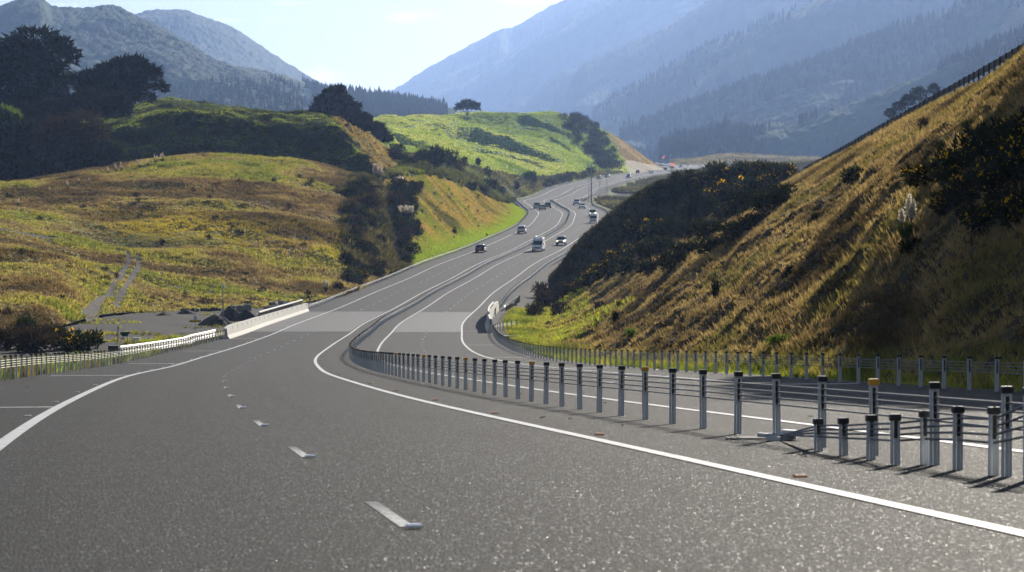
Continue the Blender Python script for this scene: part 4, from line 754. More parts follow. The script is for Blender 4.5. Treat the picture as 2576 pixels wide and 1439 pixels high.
for i, (u, v, ru, rv, Y, mt, lb) in enumerate([(30,300,70,50,600,'pine_leaf','dark evergreen below the huge pine'),(140,285,56,36,605,'cypress_leaf','cypress between the two tall pines'),(225,262,60,36,600,'cypress_leaf','dark cypress under the spreading pine'),(290,265,36,28,602,'cypress_leaf','small cypress at the foot of the spreading pine'),(60,360,90,60,578,'pine_leaf','broad dark tree above the meadow corner'),(150,345,60,56,572,'brown_twig','bare brown tree among the dark evergreens'),(210,330,56,52,575,'brown_twig','bare brown tree left of the dark hump'),(190,395,70,46,566,'cypress_leaf','low dark tree below the bare brown trees'),(30,425,70,40,556,'pine_leaf','lowest dark tree beside the meadow on the left'),(110,430,50,26,552,'cypress_leaf','low dark bush beside the meadow top'),(-60,330,90,110,590,'pine_leaf','dark tree at the left border'),(265,385,40,30,572,'shrub_leaf','bush at the left foot of the dark hump'),(8,300,40,30,585,'green_leaf','sunlit green bush among the dark trees at left')]):
    tree('tree', Y, [(u, v, ru, rv * .9), (u - ru * .5, v + rv * .3, ru * .6, rv * .6), (u + ru * .5, v + rv * .25, ru * .6, rv * .6), (u, v - rv * .4, ru * .55, rv * .5)], [[(u, v + rv * 1.2), (u + 3, v + rv * .3), (u, v - rv * .4), 4], [(u, v + rv), (u - ru * .4, v), 2], [(u, v + rv), (u + ru * .4, v), 2]], 3600 if 'brown' not in mt else 2600, 1.0, mt, lb, TG, 20 + i, .6, .4, aspect=.3 if 'brown' not in mt else .08)
tree('cypress_tree', 735, [(842,232,20,14),(858,226,10,9),(826,238,12,10),(840,250,42,15),(838,270,50,20),(815,290,44,18),(850,292,50,24),(880,272,26,14),(796,290,26,10),(862,305,40,14),(785,298,14,7)], [[(842,318),(843,280),(842,240),(843,216),5], [(842,300),(810,285),(790,290),2], [(842,290),(875,272),(890,268),2]], 6500, 1.15, 'cypress_leaf', 'tall ragged cypress on the ridge beside the dark hump', 'cypresses on the ridge', 50, .35, .35)
tree('cypress_tree', 728, [(908,300,24,14),(895,310,30,16),(915,318,30,14),(888,290,16,8)], [[(905,338),(905,315),(903,295),3], [(905,325),(888,300),1.5]], 2600, 1.1, 'cypress_leaf', 'middle sized cypress in the row stepping down the ridge', 'cypresses on the ridge', 51, .35, .35)
tree('cypress_tree', 720, [(940,322,26,12),(925,335,34,14),(955,340,24,12),(972,350,14,7)], [[(938,362),(938,340),(936,320),3], [(938,350),(965,345),1.5]], 2600, 1.0, 'cypress_leaf', 'lowest cypress in the row with a branch sweeping right', 'cypresses on the ridge', 52, .3, .3)
tree('cypress_tree', 732, [(770,302,18,8),(790,304,22,9),(755,306,10,5)], [[(778,316),(778,303),2], [(778,312),(765,304),1]], 1200, .9, 'cypress_leaf', 'low spreading cypress left of the tall ragged one', 'cypresses on the ridge', 53, .4, .3)
tree('umbrella_tree', 1420, [(1175,259,16,6),(1158,266,12,6),(1192,264,14,7),(1200,272,8,4),(1150,274,7,3),(1176,268,24,6)], [[(1175,293),(1176,282),(1178,268),(1176,258),1.4], [(1175,289),(1163,275),(1156,266),.9], [(1176,288),(1188,275),(1196,266),.9], [(1175,287),(1170,272),(1172,262),.7]], 1500, 1.3, 'cypress_leaf', 'lone flat topped tree on the skyline of the green hill', None, 60, .4, .3)
for i, (u, v, ru, rv) in enumerate([(2312,238,22,16),(2285,252,18,12),(2350,225,14,12),(2262,268,16,10),(2240,285,14,10)]): tree('pine_tree', 780 + i * 16, [(u, v, ru, rv), (u, v - rv * .6, ru * .5, rv * .6)], [[(u, v + rv * 2.2), (u, v), (u, v - rv), 1.6], [(u, v + rv), (u + ru * .6, v), .8]], 700, .6, 'pine_leaf', 'small grey green pine rising behind the bank rail', 'pines behind the rim of the right bank', 70 + i, .8, .4)
for i, (u, v, h) in enumerate([(1227,452,34),(1168,420,26),(1203,418,20),(1300,478,22)]):
    tree('sapling', [905, 900, 920, 900][i], [(u, v - h * .65, h * .22, h * .28), (u, v - h * .35, h * .16, h * .2)], [[(u, v + 2), (u, v - h * .5), (u, v - h), .9], [(u, v - h * .4), (u + h * .2, v - h * .7), .4]], 260, .7, 'shrub_leaf', ['tallest thin sapling on the slope below the green hill', 'thin pale sapling near the dark shrubs of the dip', 'slender sapling between two larger saplings', 'thin sapling by the far left lamp post'][i], 'saplings below the green hill', 80 + i, .6, .4)
# conifers: the plantation below the left range and along the right hand ridges (a far wood that reads as one mass)
def conifers(name, key, n, hgt, seed, keep=None):
    Q = sample_patch(key, n, keep); r = np.random.default_rng(seed); n = len(Q); h = hgt * (.65 + .6 * r.random(n)); V = []; F = []; k = 6; ang = np.arange(k) * 2 * np.pi / k
    for z0, z1, w in ((.08, .5, .2), (.3, .78, .155), (.58, 1.0, .1)):
        a = ang[None] + r.random(n)[:, None] * 6; rr = (h * w)[:, None] * (.6 + .8 * r.random((n, k))); ring = np.stack([Q[:, 0:1] + rr * np.cos(a), Q[:, 1:2] + rr * np.sin(a), Q[:, 2:3] + (h * z0)[:, None] - (h * .08)[:, None] * r.random((n, k))], -1); top = Q + np.stack([0 * h, 0 * h, h * z1], 1); b = len(V) if isinstance(V, list) and not V else 0
        base = sum(len(x) for x in V); VV = np.concatenate([ring.reshape(-1, 3), top]); i = np.arange(n)[:, None] * k + np.arange(k)[None]; j = np.arange(n)[:, None] * k + (np.arange(k)[None] + 1) % k; t = (n * k + np.arange(n))[:, None] + 0 * i
        F.append(np.stack([i, j, t], -1).reshape(-1, 3) + base); V.append(VV)
    o = np_mesh(name, np.concatenate(V), np.concatenate(F), 'conifer'); tag(o, kind='stuff')
def facecam(Q): return np.ones(len(Q), bool)
conifers('conifer_forest', 'pine_hill', 13000, 12, 1, lambda Q: (proj(Q[:, 0], Q[:, 1], Q[:, 2])[0] > 780 + 40 * fbm(Q, 60, 2, 5)) & (proj(Q[:, 0], Q[:, 1], Q[:, 2])[0] < 1125))
for i, (k_, n_, h_) in enumerate((('right_range_5', 15000, 11), ('right_range_4', 13000, 14), ('right_range_3', 8000, 15))):
    conifers('conifer_forest', k_, n_, h_, 5 + i, lambda Q: fbm(Q, 160, 3, 300) > -.25)
Q0 = lambda Q: proj(Q[:, 0], Q[:, 1], Q[:, 2])
conifers('conifer_forest', 'left_range', 6000, 11, 9, lambda Q: (Q0(Q)[1] > 205) & (Q0(Q)[0] > 350))

# trees standing on top of the bank just outside the frame: they shade the lower part of the bank
for i, (x, y, r_) in enumerate([(36.3,140,5), (39,136,5.5), (34,132,4), (37,128,5), (33,124,4), (36,119,5), (39,122,6), (35,110,4.5), (38,113,5), (39,102,4.5), (40,106,5.5), (38,95,5), (42,115,6), (41,133,6), (43,124,6), (44,137,6), (41,110,5.5), (43,102,6), (38,132,4.5)]):
    g = drop(x, y, ('bank',)); gz = g.z if g is not None else 10.0; h = max(2.5, (x - 14.5) / .767 + (.8 if x > 38 else -1.2 if x > 35.5 else -3.6) - (9 if y < 116 else 3 if y < 125 else 0) - gz); e = empty('pine_tree', (x, y, gz), 0, 'pine standing on the top of the right bank whose shadow darkens the slope', 'tree', 'pines shading the right bank')
    bl = [(0, 0, h * .74, r_ * 1.1, r_ * 1.1, h * .27), (1.2, -.8, h * .5, r_ * .8, r_ * .8, h * .22), (-1, 1, h * .86, r_ * .6, r_ * .6, h * .16), (.4, .6, h * .3, r_ * .85, r_ * .85, h * .26)]
    V, F = leafmass(bl, 9000, 1.7, 700 + i, .6, .3, .5); np_mesh('crown', V, F, 'pine_leaf', e); MB().tube([(0, 0, -.5), (.2, .1, h * .4), (0, 0, h * .9)], [.35, .25, .08], 8).build('trunk', 'bark', e)
# ---------------------------------------------------------------- wire rope barriers
def post_meshes(h=.78):
    m = MB(); w, d, t = .09, .045, .007                              # open C section, web towards the traffic
    m.box((0, 0, h / 2 - .05), (w * .42, t, h + .1)); m.box((-w * .38, d * .3, h / 2 - .05), (w * .24, d * .8, h + .1)); m.box((w * .38, d * .3, h / 2 - .05), (w * .24, d * .8, h + .1))
    c = MB(); c.loft([[(x * s, y * s2 + .01, z) for x, y in ((-.052, -.034), (.052, -.034), (.056, 0), (.052, .04), (-.052, .04), (-.056, 0))] for z, s, s2 in ((h - .035, 1, 1), (h + .015, 1, 1), (h + .028, .9, .85))])
    k = MB().box((0, -.009, h * .74), (.034, .008, h * .36)); return m, c, k
POSTM = {}
def add_post(bar, s, off, capmat='black_plastic', h=.78, rz=0, sub=True):
    key = (round(h, 2), capmat)
    if key not in POSTM:
        a, c, kk = post_meshes(h); o = a.build('post', 'galvanised_steel', bar); kk.build('slot', 'black_plastic', o); k = c.build('cap', capmat, o); POSTM[key] = o; new = True
        if ('m', round(h, 2)) in POSTM: o.data = POSTM[('m', round(h, 2))]
        else: POSTM[('m', round(h, 2))] = o.data
    else:
        src = POSTM[key]; o = src.copy(); COL.objects.link(o); o.parent = bar; [copy_tree(x, o) for x in src.children]
    p = R1(s, off); o.location = p - bar.location; o.rotation_euler = (random.uniform(-.012, .012), random.uniform(-.015, .015), -heading(s) + rz + random.uniform(-.06, .06)); return o
def wire_barrier(label, off, s0, s1, step, phase=0, yellow=0, capcol='yellow_plastic', near_first=True, parts=100, ends=(False, False), offf=None):
    if offf is None: offf = lambda s: off
    bar = empty('wire_rope_barrier', R1(max(s0, 0), offf(max(s0, 0))), 0, label, 'road barrier', 'wire rope road barriers')
    ss = np.arange(s0 + phase, s1, step); rest = []
    for i, s in enumerate(ss):
        if i < parts: add_post(bar, s, offf(s), capcol if yellow and i % yellow == 1 else 'black_plastic')
        else: rest.append(s)
    if rest:
        m = MB(); cpm = MB()
        for s in rest:
            p = R1(s, offf(s)) - bar.location; M = Matrix.Rotation(-heading(s), 3, 'Z'); m.box((p.x, p.y, p.z + .36), (.1, .05, .8), M); cpm.box((p.x, p.y, p.z + .75), (.125, .08, .08), M)
        o = m.build('post', 'galvanised_steel', bar); o['kind'] = 'stuff'; o = cpm.build('cap', 'black_plastic', bar); o['kind'] = 'stuff'
    fine = 2.05 if s0 < 250 else 4.0
    for j, z in enumerate((.66, .585, .51, .435)):
        cs = np.arange(s0, s1 + .1, fine); pts = [R1(s, offf(s), z) - bar.location for s in cs]
        if ends[1]: pts[-2:] = [R1(s1 - 2, offf(s1), z * .6) - bar.location, R1(s1 + 1.5, offf(s1), .03) - bar.location]
        if ends[0]: pts[:2] = [R1(s0 - 2.5, offf(s0), .03) - bar.location, R1(s0 + 1, offf(s0), z * .7) - bar.location]
        MB().tube(pts, .0115 if s0 < 250 else .014, 5, False).build('cable', 'cable_steel', bar)
    return bar
smb = s_at(1956, 1105, 0)
wire_barrier('long median wire rope barrier with yellow caps nearest the camera', 0, smb - 2.05 * 9, 905, 2.05, 0, 6)
wire_barrier('median wire rope barrier beyond the crossing gap on the far road', -.3, 948, 1640, 2.6, 0, 0, parts=30)
wire_barrier('near left wire rope barrier in front of the works yard', LB, -12, 222, 2.05, 0, 5, 'white_plastic', ends=(False, True), offf=lambda s: LB - (.35 if s < 200 else .35 - (s - 200) / 22 * .5))
wire_barrier('left wire rope barrier below the sunny cutting slope beyond the concrete barrier', LB - .1, 304, 935, 2.05, 0, 0, offf=lambda s: LB - .1 - max(0, (s - 905) / 30) ** 2 * 3)
wire_barrier('left wire rope barrier along the far road below the green hill', LB, 915, 1640, 2.6, 0, 0, parts=30)
wire_barrier('near right wire rope barrier at the foot of the grassy bank', RB, 8, 250, 2.05, 0, 0, offf=lambda s: RB + .1 + max(0, (s - 232) / 18) ** 2 * 2.6)
wire_barrier('right wire rope barrier running under the shaded nose', RB, 285, 420 + 100, 2.05, 0, 0, ends=(True, False), offf=lambda s: RB + (max(0, (300 - s) / 15) * .3))
wire_barrier('right wire rope barrier around the outside of the far bend', RB, 600, 872, 2.05, 0, 0, parts=60, offf=lambda s: RB + max(0, (s - 842) / 30) ** 2 * 3)
wire_barrier('right wire rope barrier along the far straight beside the valley scrub', RB, 893, 1640, 2.6, 0, 0, parts=30)
wire_barrier('median wire rope barrier on the distant bend', 0, 1660, 2240, 4, 0, 0, parts=10)
# the second barrier that starts beside the near end of the median one
e = empty('wire_rope_barrier', R1(smb, 0), 0, 'low wire rope barrier terminal rising from its ground anchor at right front', 'road barrier', 'wire rope road barriers')
tp = []
for u, v, hp in ((2062,1137,76), (2122,1147,88), (2187,1157,106), (2257,1168,122), (2329,1173,130), (2409,1190,152), (2500,1201,166)):
    s, o = road_hit(u, v); h = hp * float(R1(s, o).y) / FOC; add_post(e, s, o, h=round(min(h, .78), 2)); tp.append((s, o, min(h, .78)))
ds, do = (tp[-1][0] - tp[0][0]) / 6, (tp[-1][1] - tp[0][1]) / 6
for i in range(1, 5): tp.append((tp[6][0] + ds * i, tp[6][1] + do * i * .6, .78)); add_post(e, *tp[-1][:2], h=.78)
sa, oa = road_hit(1962, 1112)
for f in (.86, .74, .62, .5): MB().tube([R1(sa, oa, .06) - e.location] + [R1(s, o, h * f) - e.location for s, o, h in tp], .0115, 5, False).build('cable', 'cable_steel', e)
m = MB(); p = R1(sa, oa) - e.location; M = Matrix.Rotation(.9, 3, 'Z')
m.box((p.x, p.y, p.z + .03), (.36, .2, .05), M); m.box((p.x + .12, p.y - .02, p.z + .09), (.12, .22, .07), M); m.box((p.x - .18, p.y, p.z + .06), (.06, .22, .05), M)
for i in range(4): m.cyl((p.x - .1 + .08 * i, p.y + .08 * (i % 2), p.z + .08), (1, .8, .1), .014, .3, 6)
m.build('anchor', 'galvanised_steel', e)
tag(MB().box((R1(sa + .4, oa - .3).x, R1(sa + .4, oa - .3).y, R1(sa + .4, oa - .3).z + .012), (.55, .3, .03)).build('anchor_slab', 'cast_block'), 'grey concrete slab under the barrier anchor at right front', 'concrete slab')
# ---------------------------------------------------------------- guard rail and concrete barriers
def wbeam(bar, pts, mat='white_rail', face=1):
    prof = [(-.155, 0), (-.13, .04), (-.085, .08), (-.05, .08), (-.02, .02), (.02, .02), (.05, .08), (.085, .08), (.13, .04), (.155, 0)]
    rings = []
    for i, p in enumerate(pts):
        d = (pts[min(i + 1, len(pts) - 1)] - pts[max(i - 1, 0)]); d.z = 0; d.normalize(); nrm = Vector((d.y, -d.x, 0)) * face; rings.append([p + nrm * b + Vector((0, 0, a)) for a, b in prof] + [p + nrm * (b - .012) + Vector((0, 0, a)) for a, b in reversed(prof)])
    MB().loft(rings).build('rail', mat, bar)
g = empty('guard_rail', R1(165, LB - 1.2), 0, 'white double guard rail behind the near left barrier leading to the concrete wall', 'guard rail')
gs = np.arange(150, 219, 3.0); goff = lambda s: LB - .75 - 1.1 * max(0, (200 - s) / 50)
wbeam(g, [R1(s, goff(s), .62 + (.12 if s > 196 else .12 * max(0, (s - 190) / 6))) - g.location for s in gs]); wbeam(g, [R1(s, goff(s), .62 - .36 + (.12 if s > 196 else .0)) - g.location for s in np.arange(150, 219, 3.0)])
for s in np.arange(152, 219, 2.0):
    p = R1(s, goff(s) - .12) - g.location; MB().box((p.x, p.y, p.z + .38), (.1, .16, .8)).build('post', 'timber', g)
p = R1(148, goff(148)); e = empty('barrier_end_box', p, 0, 'dark grey box with a white disc at the end of the white guard rail', 'barrier end')
MB().box((0, 0, .42), (.62, .9, .84)).build('housing', 'dark_grille', e); MB().box((.06, -.46, .3), (.3, .03, .34)).build('panel', 'black_plastic', e); MB().cyl((.06, -.485, .3), (0, 1, 0), .1, .02, 20).build('disc', 'white_plastic', e)
def concrete_barrier(label, prof, ss, off, rail=None, ends=None, mirror=1):
    b = empty('concrete_barrier', R1(ss[0], off), 0, label, 'concrete barrier', 'concrete bridge barriers'); rings = []
    for s in ss:
        c = R1(s, off); th = heading(s); n = Vector((math.cos(th), -math.sin(th), 0)) * mirror; hh = 1.0
        if ends: hh = np.interp(s, ends[0], ends[1])
        rings.append([c + n * x + Vector((0, 0, z * (hh if z > .3 else 1) - .05)) - b.location for x, z in prof])
    MB().loft(rings).build('wall', 'barrier_concrete', b)
    if rail:
        s0, s1 = rail; top = []
        for s in np.arange(s0, s1 + .1, 2): top.append(R1(s, off, 1.55) + Vector((-.06 * mirror, 0, 0)) - b.location)
        pr = [(-.09, -.07), (.09, -.07), (.1, .0), (.07, .08), (-.07, .08), (-.1, 0)]; rr = []
        for p in top: rr.append([p + Vector((x, 0, z)) for x, z in pr])
        rr = [[Vector(q) for q in r] for r in rr]; MB().loft(rr).build('handrail', 'white_rail', b)
        for s in np.arange(s0 + .4, s1, 1.5):
            p = R1(s, off) - b.location; m = MB(); m.loft([[p + Vector((x - .06 * mirror, y, z)) for x, y in ((-.05, -.09), (.05, -.09), (.05, .09), (-.05, .09))] for z in (1.02, 1.5)]); m.build('bracket', 'dark_rail', b)
    return b
PRF = [(-.28, 0), (.34, 0), (.31, .12), (.16, .38), (.09, 1.1), (-.16, 1.1), (-.28, .3)]
cb = concrete_barrier('long pale concrete barrier with a dark hand rail on the left of the bridge', PRF, np.arange(217, 308, 3.0), LB + .1, (254, 303), ([217, 221, 300, 307], [.9, 1.12, 1.0, .96]))
m = MB()
for s in np.arange(222, 306, 5.2): p = R1(s, LB + .1 + .115) - cb.location; m.box((p.x, p.y, p.z + .68), (.03, .035, .74))
m.build('joint', 'dark_grille', cb)
cr = concrete_barrier('pale concrete barrier with a rail and shadowed face on the right of the bridge', PRF, np.arange(236, 310, 3.0), RB - .15, (252, 292), ([236, 240, 300, 309], [1.25, 1.3, 1.15, 1.1]), -1)
m = MB(); p = R1(236, RB - .15) - cr.location
for z in (1.12, .92): m.box((p.x + .02, p.y - .02, p.z + z), (.13, .05, .11))
m.build('socket', 'dark_grille', cr)
g2 = empty('guard_rail', R1(308, RB + .6), 0, 'dark timber post guard rail seen from behind on the right beyond the bridge', 'guard rail'); s2 = np.arange(307, 341, 3.0); wbeam(g2, [R1(s, RB + .8 + .03 * (s - 307), .62) - g2.location for s in s2], 'galvanised_steel', -1)
for s in np.arange(307, 341, 2.0): p = R1(s, RB + 1.0 + .03 * (s - 307)) - g2.location; MB().box((p.x, p.y, p.z + .4), (.1, .1, .9)).build('post', 'timber', g2)
# rail along the top of the right bank
e = empty('bank_rail', W(2400, 225, 188), 0, 'dark boarded rail with posts running up the rim of the right bank', 'fence'); rim = np.array(PATCH['bank']['P']).reshape(300, 760, 3)
cr_ = [W(*q) for q in ((2640,92,152), (2576,125,160), (2500,170,171), (2400,225,188), (2300,280,204), (2200,335,222), (2120,380,242), (2060,412,262), (2020,434,290))]
cp = [];
for i in range(len(cr_) - 1):
    n_ = max(2, int((Vector(cr_[i + 1]) - Vector(cr_[i])).length / 1.9))
    cp += [Vector(cr_[i]).lerp(Vector(cr_[i + 1]), k / n_) for k in range(n_)]
pts = []
for p in cp:
    h = drop(p.x + .1, p.y, ('bank',)); pts.append(Vector((p.x + .1, p.y, max(p.z - .15, h.z if h is not None else p.z))))
for k in range(2):
    zz = .3 + .22 * k; rr = [[p + Vector((x, 0, zz + z)) - e.location for x, z in ((-.03, -.11), (.03, -.11), (.03, .11), (-.03, .11))] for p in pts]; MB().loft(rr).build('board', 'dark_rail', e)
pm = None
for i, p in enumerate(pts):
    if pm is None: pm = MB().box((0, 0, .2), (.12, .12, .94)).build('post', 'dark_rail', e); o = pm
    else: o = pm.copy(); COL.objects.link(o); o.parent = e
    o.location = p - e.location + Vector((-.05, .05, 0))
# ---------------------------------------------------------------- reflective studs and leaf litter on the seal
def stud(p, rz, mats, label, group, proto={}):
    key = mats
    if key not in proto:
        e = empty('road_stud', p, rz, label, 'road stud', group); b = MB().loft([[(x * k, y * k2, z) for x, y in ((-.055, -.05), (.055, -.05), (.055, .05), (-.055, .05))] for z, k, k2 in ((0, 1, 1), (.012, 1, 1), (.022, .85, .5))]); b.build('body', mats[0], e)
        f = MB().add([(-.05, -.0515, .004), (.05, -.0515, .004), (.042, -.027, .022), (-.042, -.027, .022)], [(0, 1, 2, 3)]); f.build('reflector', mats[1], e); proto[key] = e
    else: e = copy_tree(proto[key]); e.location = p; e.rotation_euler = (0, 0, rz)
    return e
for s in np.arange(sdash % 10 - .05, 330, 10.0): stud(R1(s, odash, .012), -heading(s), ('stud_white', 'stud_blue'), 'small white stud with a blue glint at the end of a lane dash', 'studs on the left lane line')
for s in np.arange(6, 330, 10.0): stud(R1(s, LE - .24, .004), -heading(s), ('stud_white', 'stud_red'), 'small white stud with a red face beside the left edge line', 'studs beside the left edge line')
for s in np.arange(sdash % 10 + 5.2, 240, 10.0): stud(R1(s, RE + .3, .004), -heading(s), ('stud_orange', 'stud_orange'), 'small orange stud between the long edge line and the median barrier', 'studs beside the median edge line')
for s in np.arange(14, 330, 10.0): stud(R1(s, 5.1, .012), -heading(s), ('stud_white', 'stud_white'), 'small white stud on the lane line of the oncoming road', 'studs on the oncoming lane line')
LF = MB().add([(-.06, 0, .005), (-.02, .03, .02), (.05, .022, .012), (.075, 0, .03), (.045, -.026, .01), (-.02, -.03, .022)], [(0, 1, 2, 3), (0, 3, 4, 5)]); lf = None
for i in range(22):
    s = random.uniform(6, 70); o = random.choice([random.uniform(-1.6, 1.4), random.uniform(-1.2, -.2), random.uniform(-12, -9.6), RL + random.uniform(-.5, 1)])
    if lf is None: lf = LF.build('dead_leaf', 'dead_leaf'); q = lf
    else: q = lf.copy(); COL.objects.link(q)
    q.location = R1(s, o, .004); q.rotation_euler = (random.uniform(-.2, .2), random.uniform(-.2, .2), random.uniform(0, 6)); tag(q, 'curled brown dead leaf lying on the dark seal', 'leaf', 'dead leaves on the seal')
    z = random.uniform(.5, 1.1); q.scale = (z, z, z)
# ---------------------------------------------------------------- vehicles (front towards +Y, wheels on z = 0)
def section(w, z0, z1, r=.1, taper=.94):
    """closed ring across the car at one station, (x, z)"""
    return [(-w * taper, z0), (w * taper, z0), (w, z0 + r), (w * 1.0, z0 + (z1 - z0) * .55), (w * .975, z1 - r * .7), (w * .9, z1), (-w * .9, z1), (-w * .975, z1 - r * .7), (-w, z0 + (z1 - z0) * .55), (-w, z0 + r)]
SPEC = {  # length, width, [(y, z top of body, width factor, z bottom)], cabin [(y base rear, y roof rear, y roof front, y base front), belt, roof, roof inset], wheel radius, axles
 'hatchback': dict(L=4.3, w=.9, body=[(-2.12, .62, .8, .42), (-2.05, .95, .93, .3), (-1.2, 1.0, 1, .24), (0, .98, 1, .22), (.9, .96, 1, .22), (1.6, .86, .98, .24), (2.05, .7, .9, .28), (2.16, .55, .8, .36)], cab=(-2.0, -1.45, .15, 1.05, .94, 1.5, .72), wr=.31, ax=(-1.28, 1.3)),
 'suv': dict(L=4.6, w=.93, body=[(-2.28, .75, .82, .5), (-2.2, 1.1, .95, .38), (-1.2, 1.12, 1, .32), (0, 1.1, 1, .3), (1.0, 1.08, 1, .3), (1.75, 1.0, .98, .32), (2.2, .85, .92, .36), (2.3, .62, .84, .42)], cab=(-2.15, -1.75, .35, 1.15, 1.06, 1.7, .76), wr=.36, ax=(-1.35, 1.38)),
 'minivan': dict(L=4.8, w=.92, body=[(-2.36, .7, .86, .44), (-2.3, 1.1, .97, .32), (-1.2, 1.12, 1, .28), (0, 1.1, 1, .26), (1.2, 1.08, 1, .26), (1.85, .98, .97, .28), (2.3, .75, .9, .34), (2.4, .58, .82, .4)], cab=(-2.3, -2.12, .7, 1.75, 1.06, 1.88, .86), wr=.33, ax=(-1.45, 1.5)),
 'sedan': dict(L=4.7, w=.9, body=[(-2.34, .65, .82, .42), (-2.25, .92, .93, .3), (-1.3, .98, 1, .24), (0, .95, 1, .22), (1.0, .93, 1, .22), (1.8, .84, .97, .24), (2.25, .7, .9, .28), (2.36, .55, .8, .36)], cab=(-1.75, -.95, .35, 1.25, .92, 1.44, .72), wr=.32, ax=(-1.38, 1.42)),
 'pickup': dict(L=5.3, w=.94, body=[(-2.65, .8, .95, .55), (-2.6, 1.12, .98, .5), (-.5, 1.14, 1, .42), (.2, 1.14, 1, .42), (1.3, 1.16, 1, .42), (2.1, 1.1, .98, .44), (2.55, .98, .93, .46), (2.66, .7, .86, .5)], cab=(-.75, -.5, .55, 1.35, 1.1, 1.82, .8), wr=.39, ax=(-1.6, 1.62)),
 'van': dict(L=5.7, w=1.02, body=[(-2.85, .8, .96, .45), (-2.82, 1.3, 1, .36), (-1, 1.32, 1, .32), (.8, 1.32, 1, .32), (1.7, 1.28, 1, .32), (2.3, 1.15, .97, .34), (2.7, .92, .92, .36), (2.8, .65, .85, .42)], cab=(-2.8, -2.74, 1.2, 2.0, 1.26, 2.48, .88), wr=.36, ax=(-1.7, 1.75)),
}
def vehicle(name, kind, paint, loc, rz, label, rack=False, lit=False, plate=True, pitch=0, group='vehicles on the motorway', scale=1.0, cat='car', roof=None):
    S = SPEC[kind]; e = empty(name, loc, rz, label, cat, group); e.rotation_euler = (pitch, 0, rz); e.scale = (scale,) * 3; w = S['w']; pm = 'paint_' + paint
    m = MB(); m.loft([[(x, y, z) for x, z in section(w * wf, z0, zt, .09)] for y, zt, wf, z0 in S['body']]); m.build('body', pm, e, False)
    y0, y1, y2, y3, zb, zr, inset = S['cab']; c = MB()
    def ring(y, z, k): return [(-w * k, y, z), (w * k, y, z)]
    b = .95; a = inset * 1.0
    # cabin shell: sills, pillars and roof
    rr = [[(-w * b, y0, zb), (w * b, y0, zb), (w * b, y3, zb), (-w * b, y3, zb)], [(-w * a, y1, zr - .05), (w * a, y1, zr - .05), (w * a, y2, zr - .05), (-w * a, y2, zr - .05)], [(-w * a * .9, y1 + .12, zr), (w * a * .9, y1 + .12, zr), (w * a * .9, y2 - .15, zr), (-w * a * .9, y2 - .15, zr)]]
    c.loft(rr); c.build('cabin', 'paint_' + (roof or paint), e)
    def pane(nm, A, B, C, D, f=.1, push=.012, mat='car_glass'):
        A, B, C, D = map(Vector, (A, B, C, D)); n = (B - A).cross(D - A).normalized(); ct = (A + B + C + D) / 4; q = [ct + (p - ct) * (1 - f) + n * push for p in (A, B, C, D)]; r = [p - n * .02 for p in q]
        MB().loft([r, q]).build(nm, mat, e)
    R0, R1_ = rr[0], rr[1]
    top = [Vector(q) for q in R1_]
    if kind == 'van': top = [Vector(a_).lerp(Vector(b_), .66) for a_, b_ in zip(R0, R1_)]
    pane('windscreen', R0[2], R0[3], top[3], top[2], .1); 
    if kind != 'van' or True: pane('rear_window', R0[0], R0[1], top[1], top[0], .16)
    for sd in (0, 1):
        A, B, C, D = ((R0[1], R0[2], R1_[2], R1_[1]) if sd else (R0[3], R0[0], R1_[0], R1_[3]))
        if kind == 'van':
            A, B, C, D = map(Vector, (A, B, C, D)); C = B.lerp(C, .66); D = A.lerp(D, .66); (A, D) = (A.lerp(B, .62), D.lerp(C, .62)) if sd else (A, D); (B, C) = (B, C) if sd else (A.lerp(B, .38), D.lerp(C, .38))
        pane('side_window', A, B, C, D, .12)
    fy = S['body'][-1][0]; ry = S['body'][0][0]; zf = S['body'][-2][1]; zq = S['body'][1][1]; hl = 'headlight_lit' if lit else 'headlight_clear'
    for sd in (-1, 1):
        MB().box((sd * w * .68, fy - .13, zf - .06), (.36, .2, .14)).build('headlight', hl, e); MB().box((sd * w * .8, ry + .06, zq - .14), (.2, .14, .26)).build('tail_light', 'tail_red', e)
        mm = MB(); mm.box((sd * (w + .1), y3 - .35, zb + .1), (.17, .1, .14 if kind != 'van' else .26)); mm.box((sd * (w - .01), y3 - .35, zb + .04), (.12, .05, .05)); mm.build('mirror', 'black_plastic', e)
    MB().box((0, fy - .045, (zf + S['body'][-1][3]) / 2 + .06), (w * 1.05, .1, .2 if kind not in ('pickup', 'suv') else .28)).build('grille', 'dark_grille', e)
    MB().box((0, fy - .06, S['body'][-1][3] + .02), (w * 1.5, .16, .16)).build('bumper', 'dark_grille' if kind in ('suv', 'pickup') else pm, e); MB().box((0, ry + .06, S['body'][0][3] + .02), (w * 1.55, .16, .18)).build('bumper', 'dark_grille', e)
    MB().box((0, fy + .012, S['body'][-1][3] + .06), (.36, .02, .12)).build('number_plate', 'plate_white', e); MB().box((0, ry - .012, zq - .28), (.36, .02, .12)).build('number_plate', 'plate_white', e)
    for yy in S['ax']:
        for sd in (-1, 1):
            t = MB().cyl((sd * (w - .1), yy, S['wr']), (1, 0, 0), S['wr'], .22, 18).build('wheel', 'tyre_rubber', e); MB().cyl((sd * (w + .012), yy, S['wr']), (1, 0, 0), S['wr'] * .62, .02, 12).build('rim', 'rim_alloy', t)
    if kind == 'pickup':
        mb = MB(); mb.box((0, -1.65, 1.16), (w * 1.6, 1.7, .03)); mb.build('tray_cover', 'black_plastic', e)
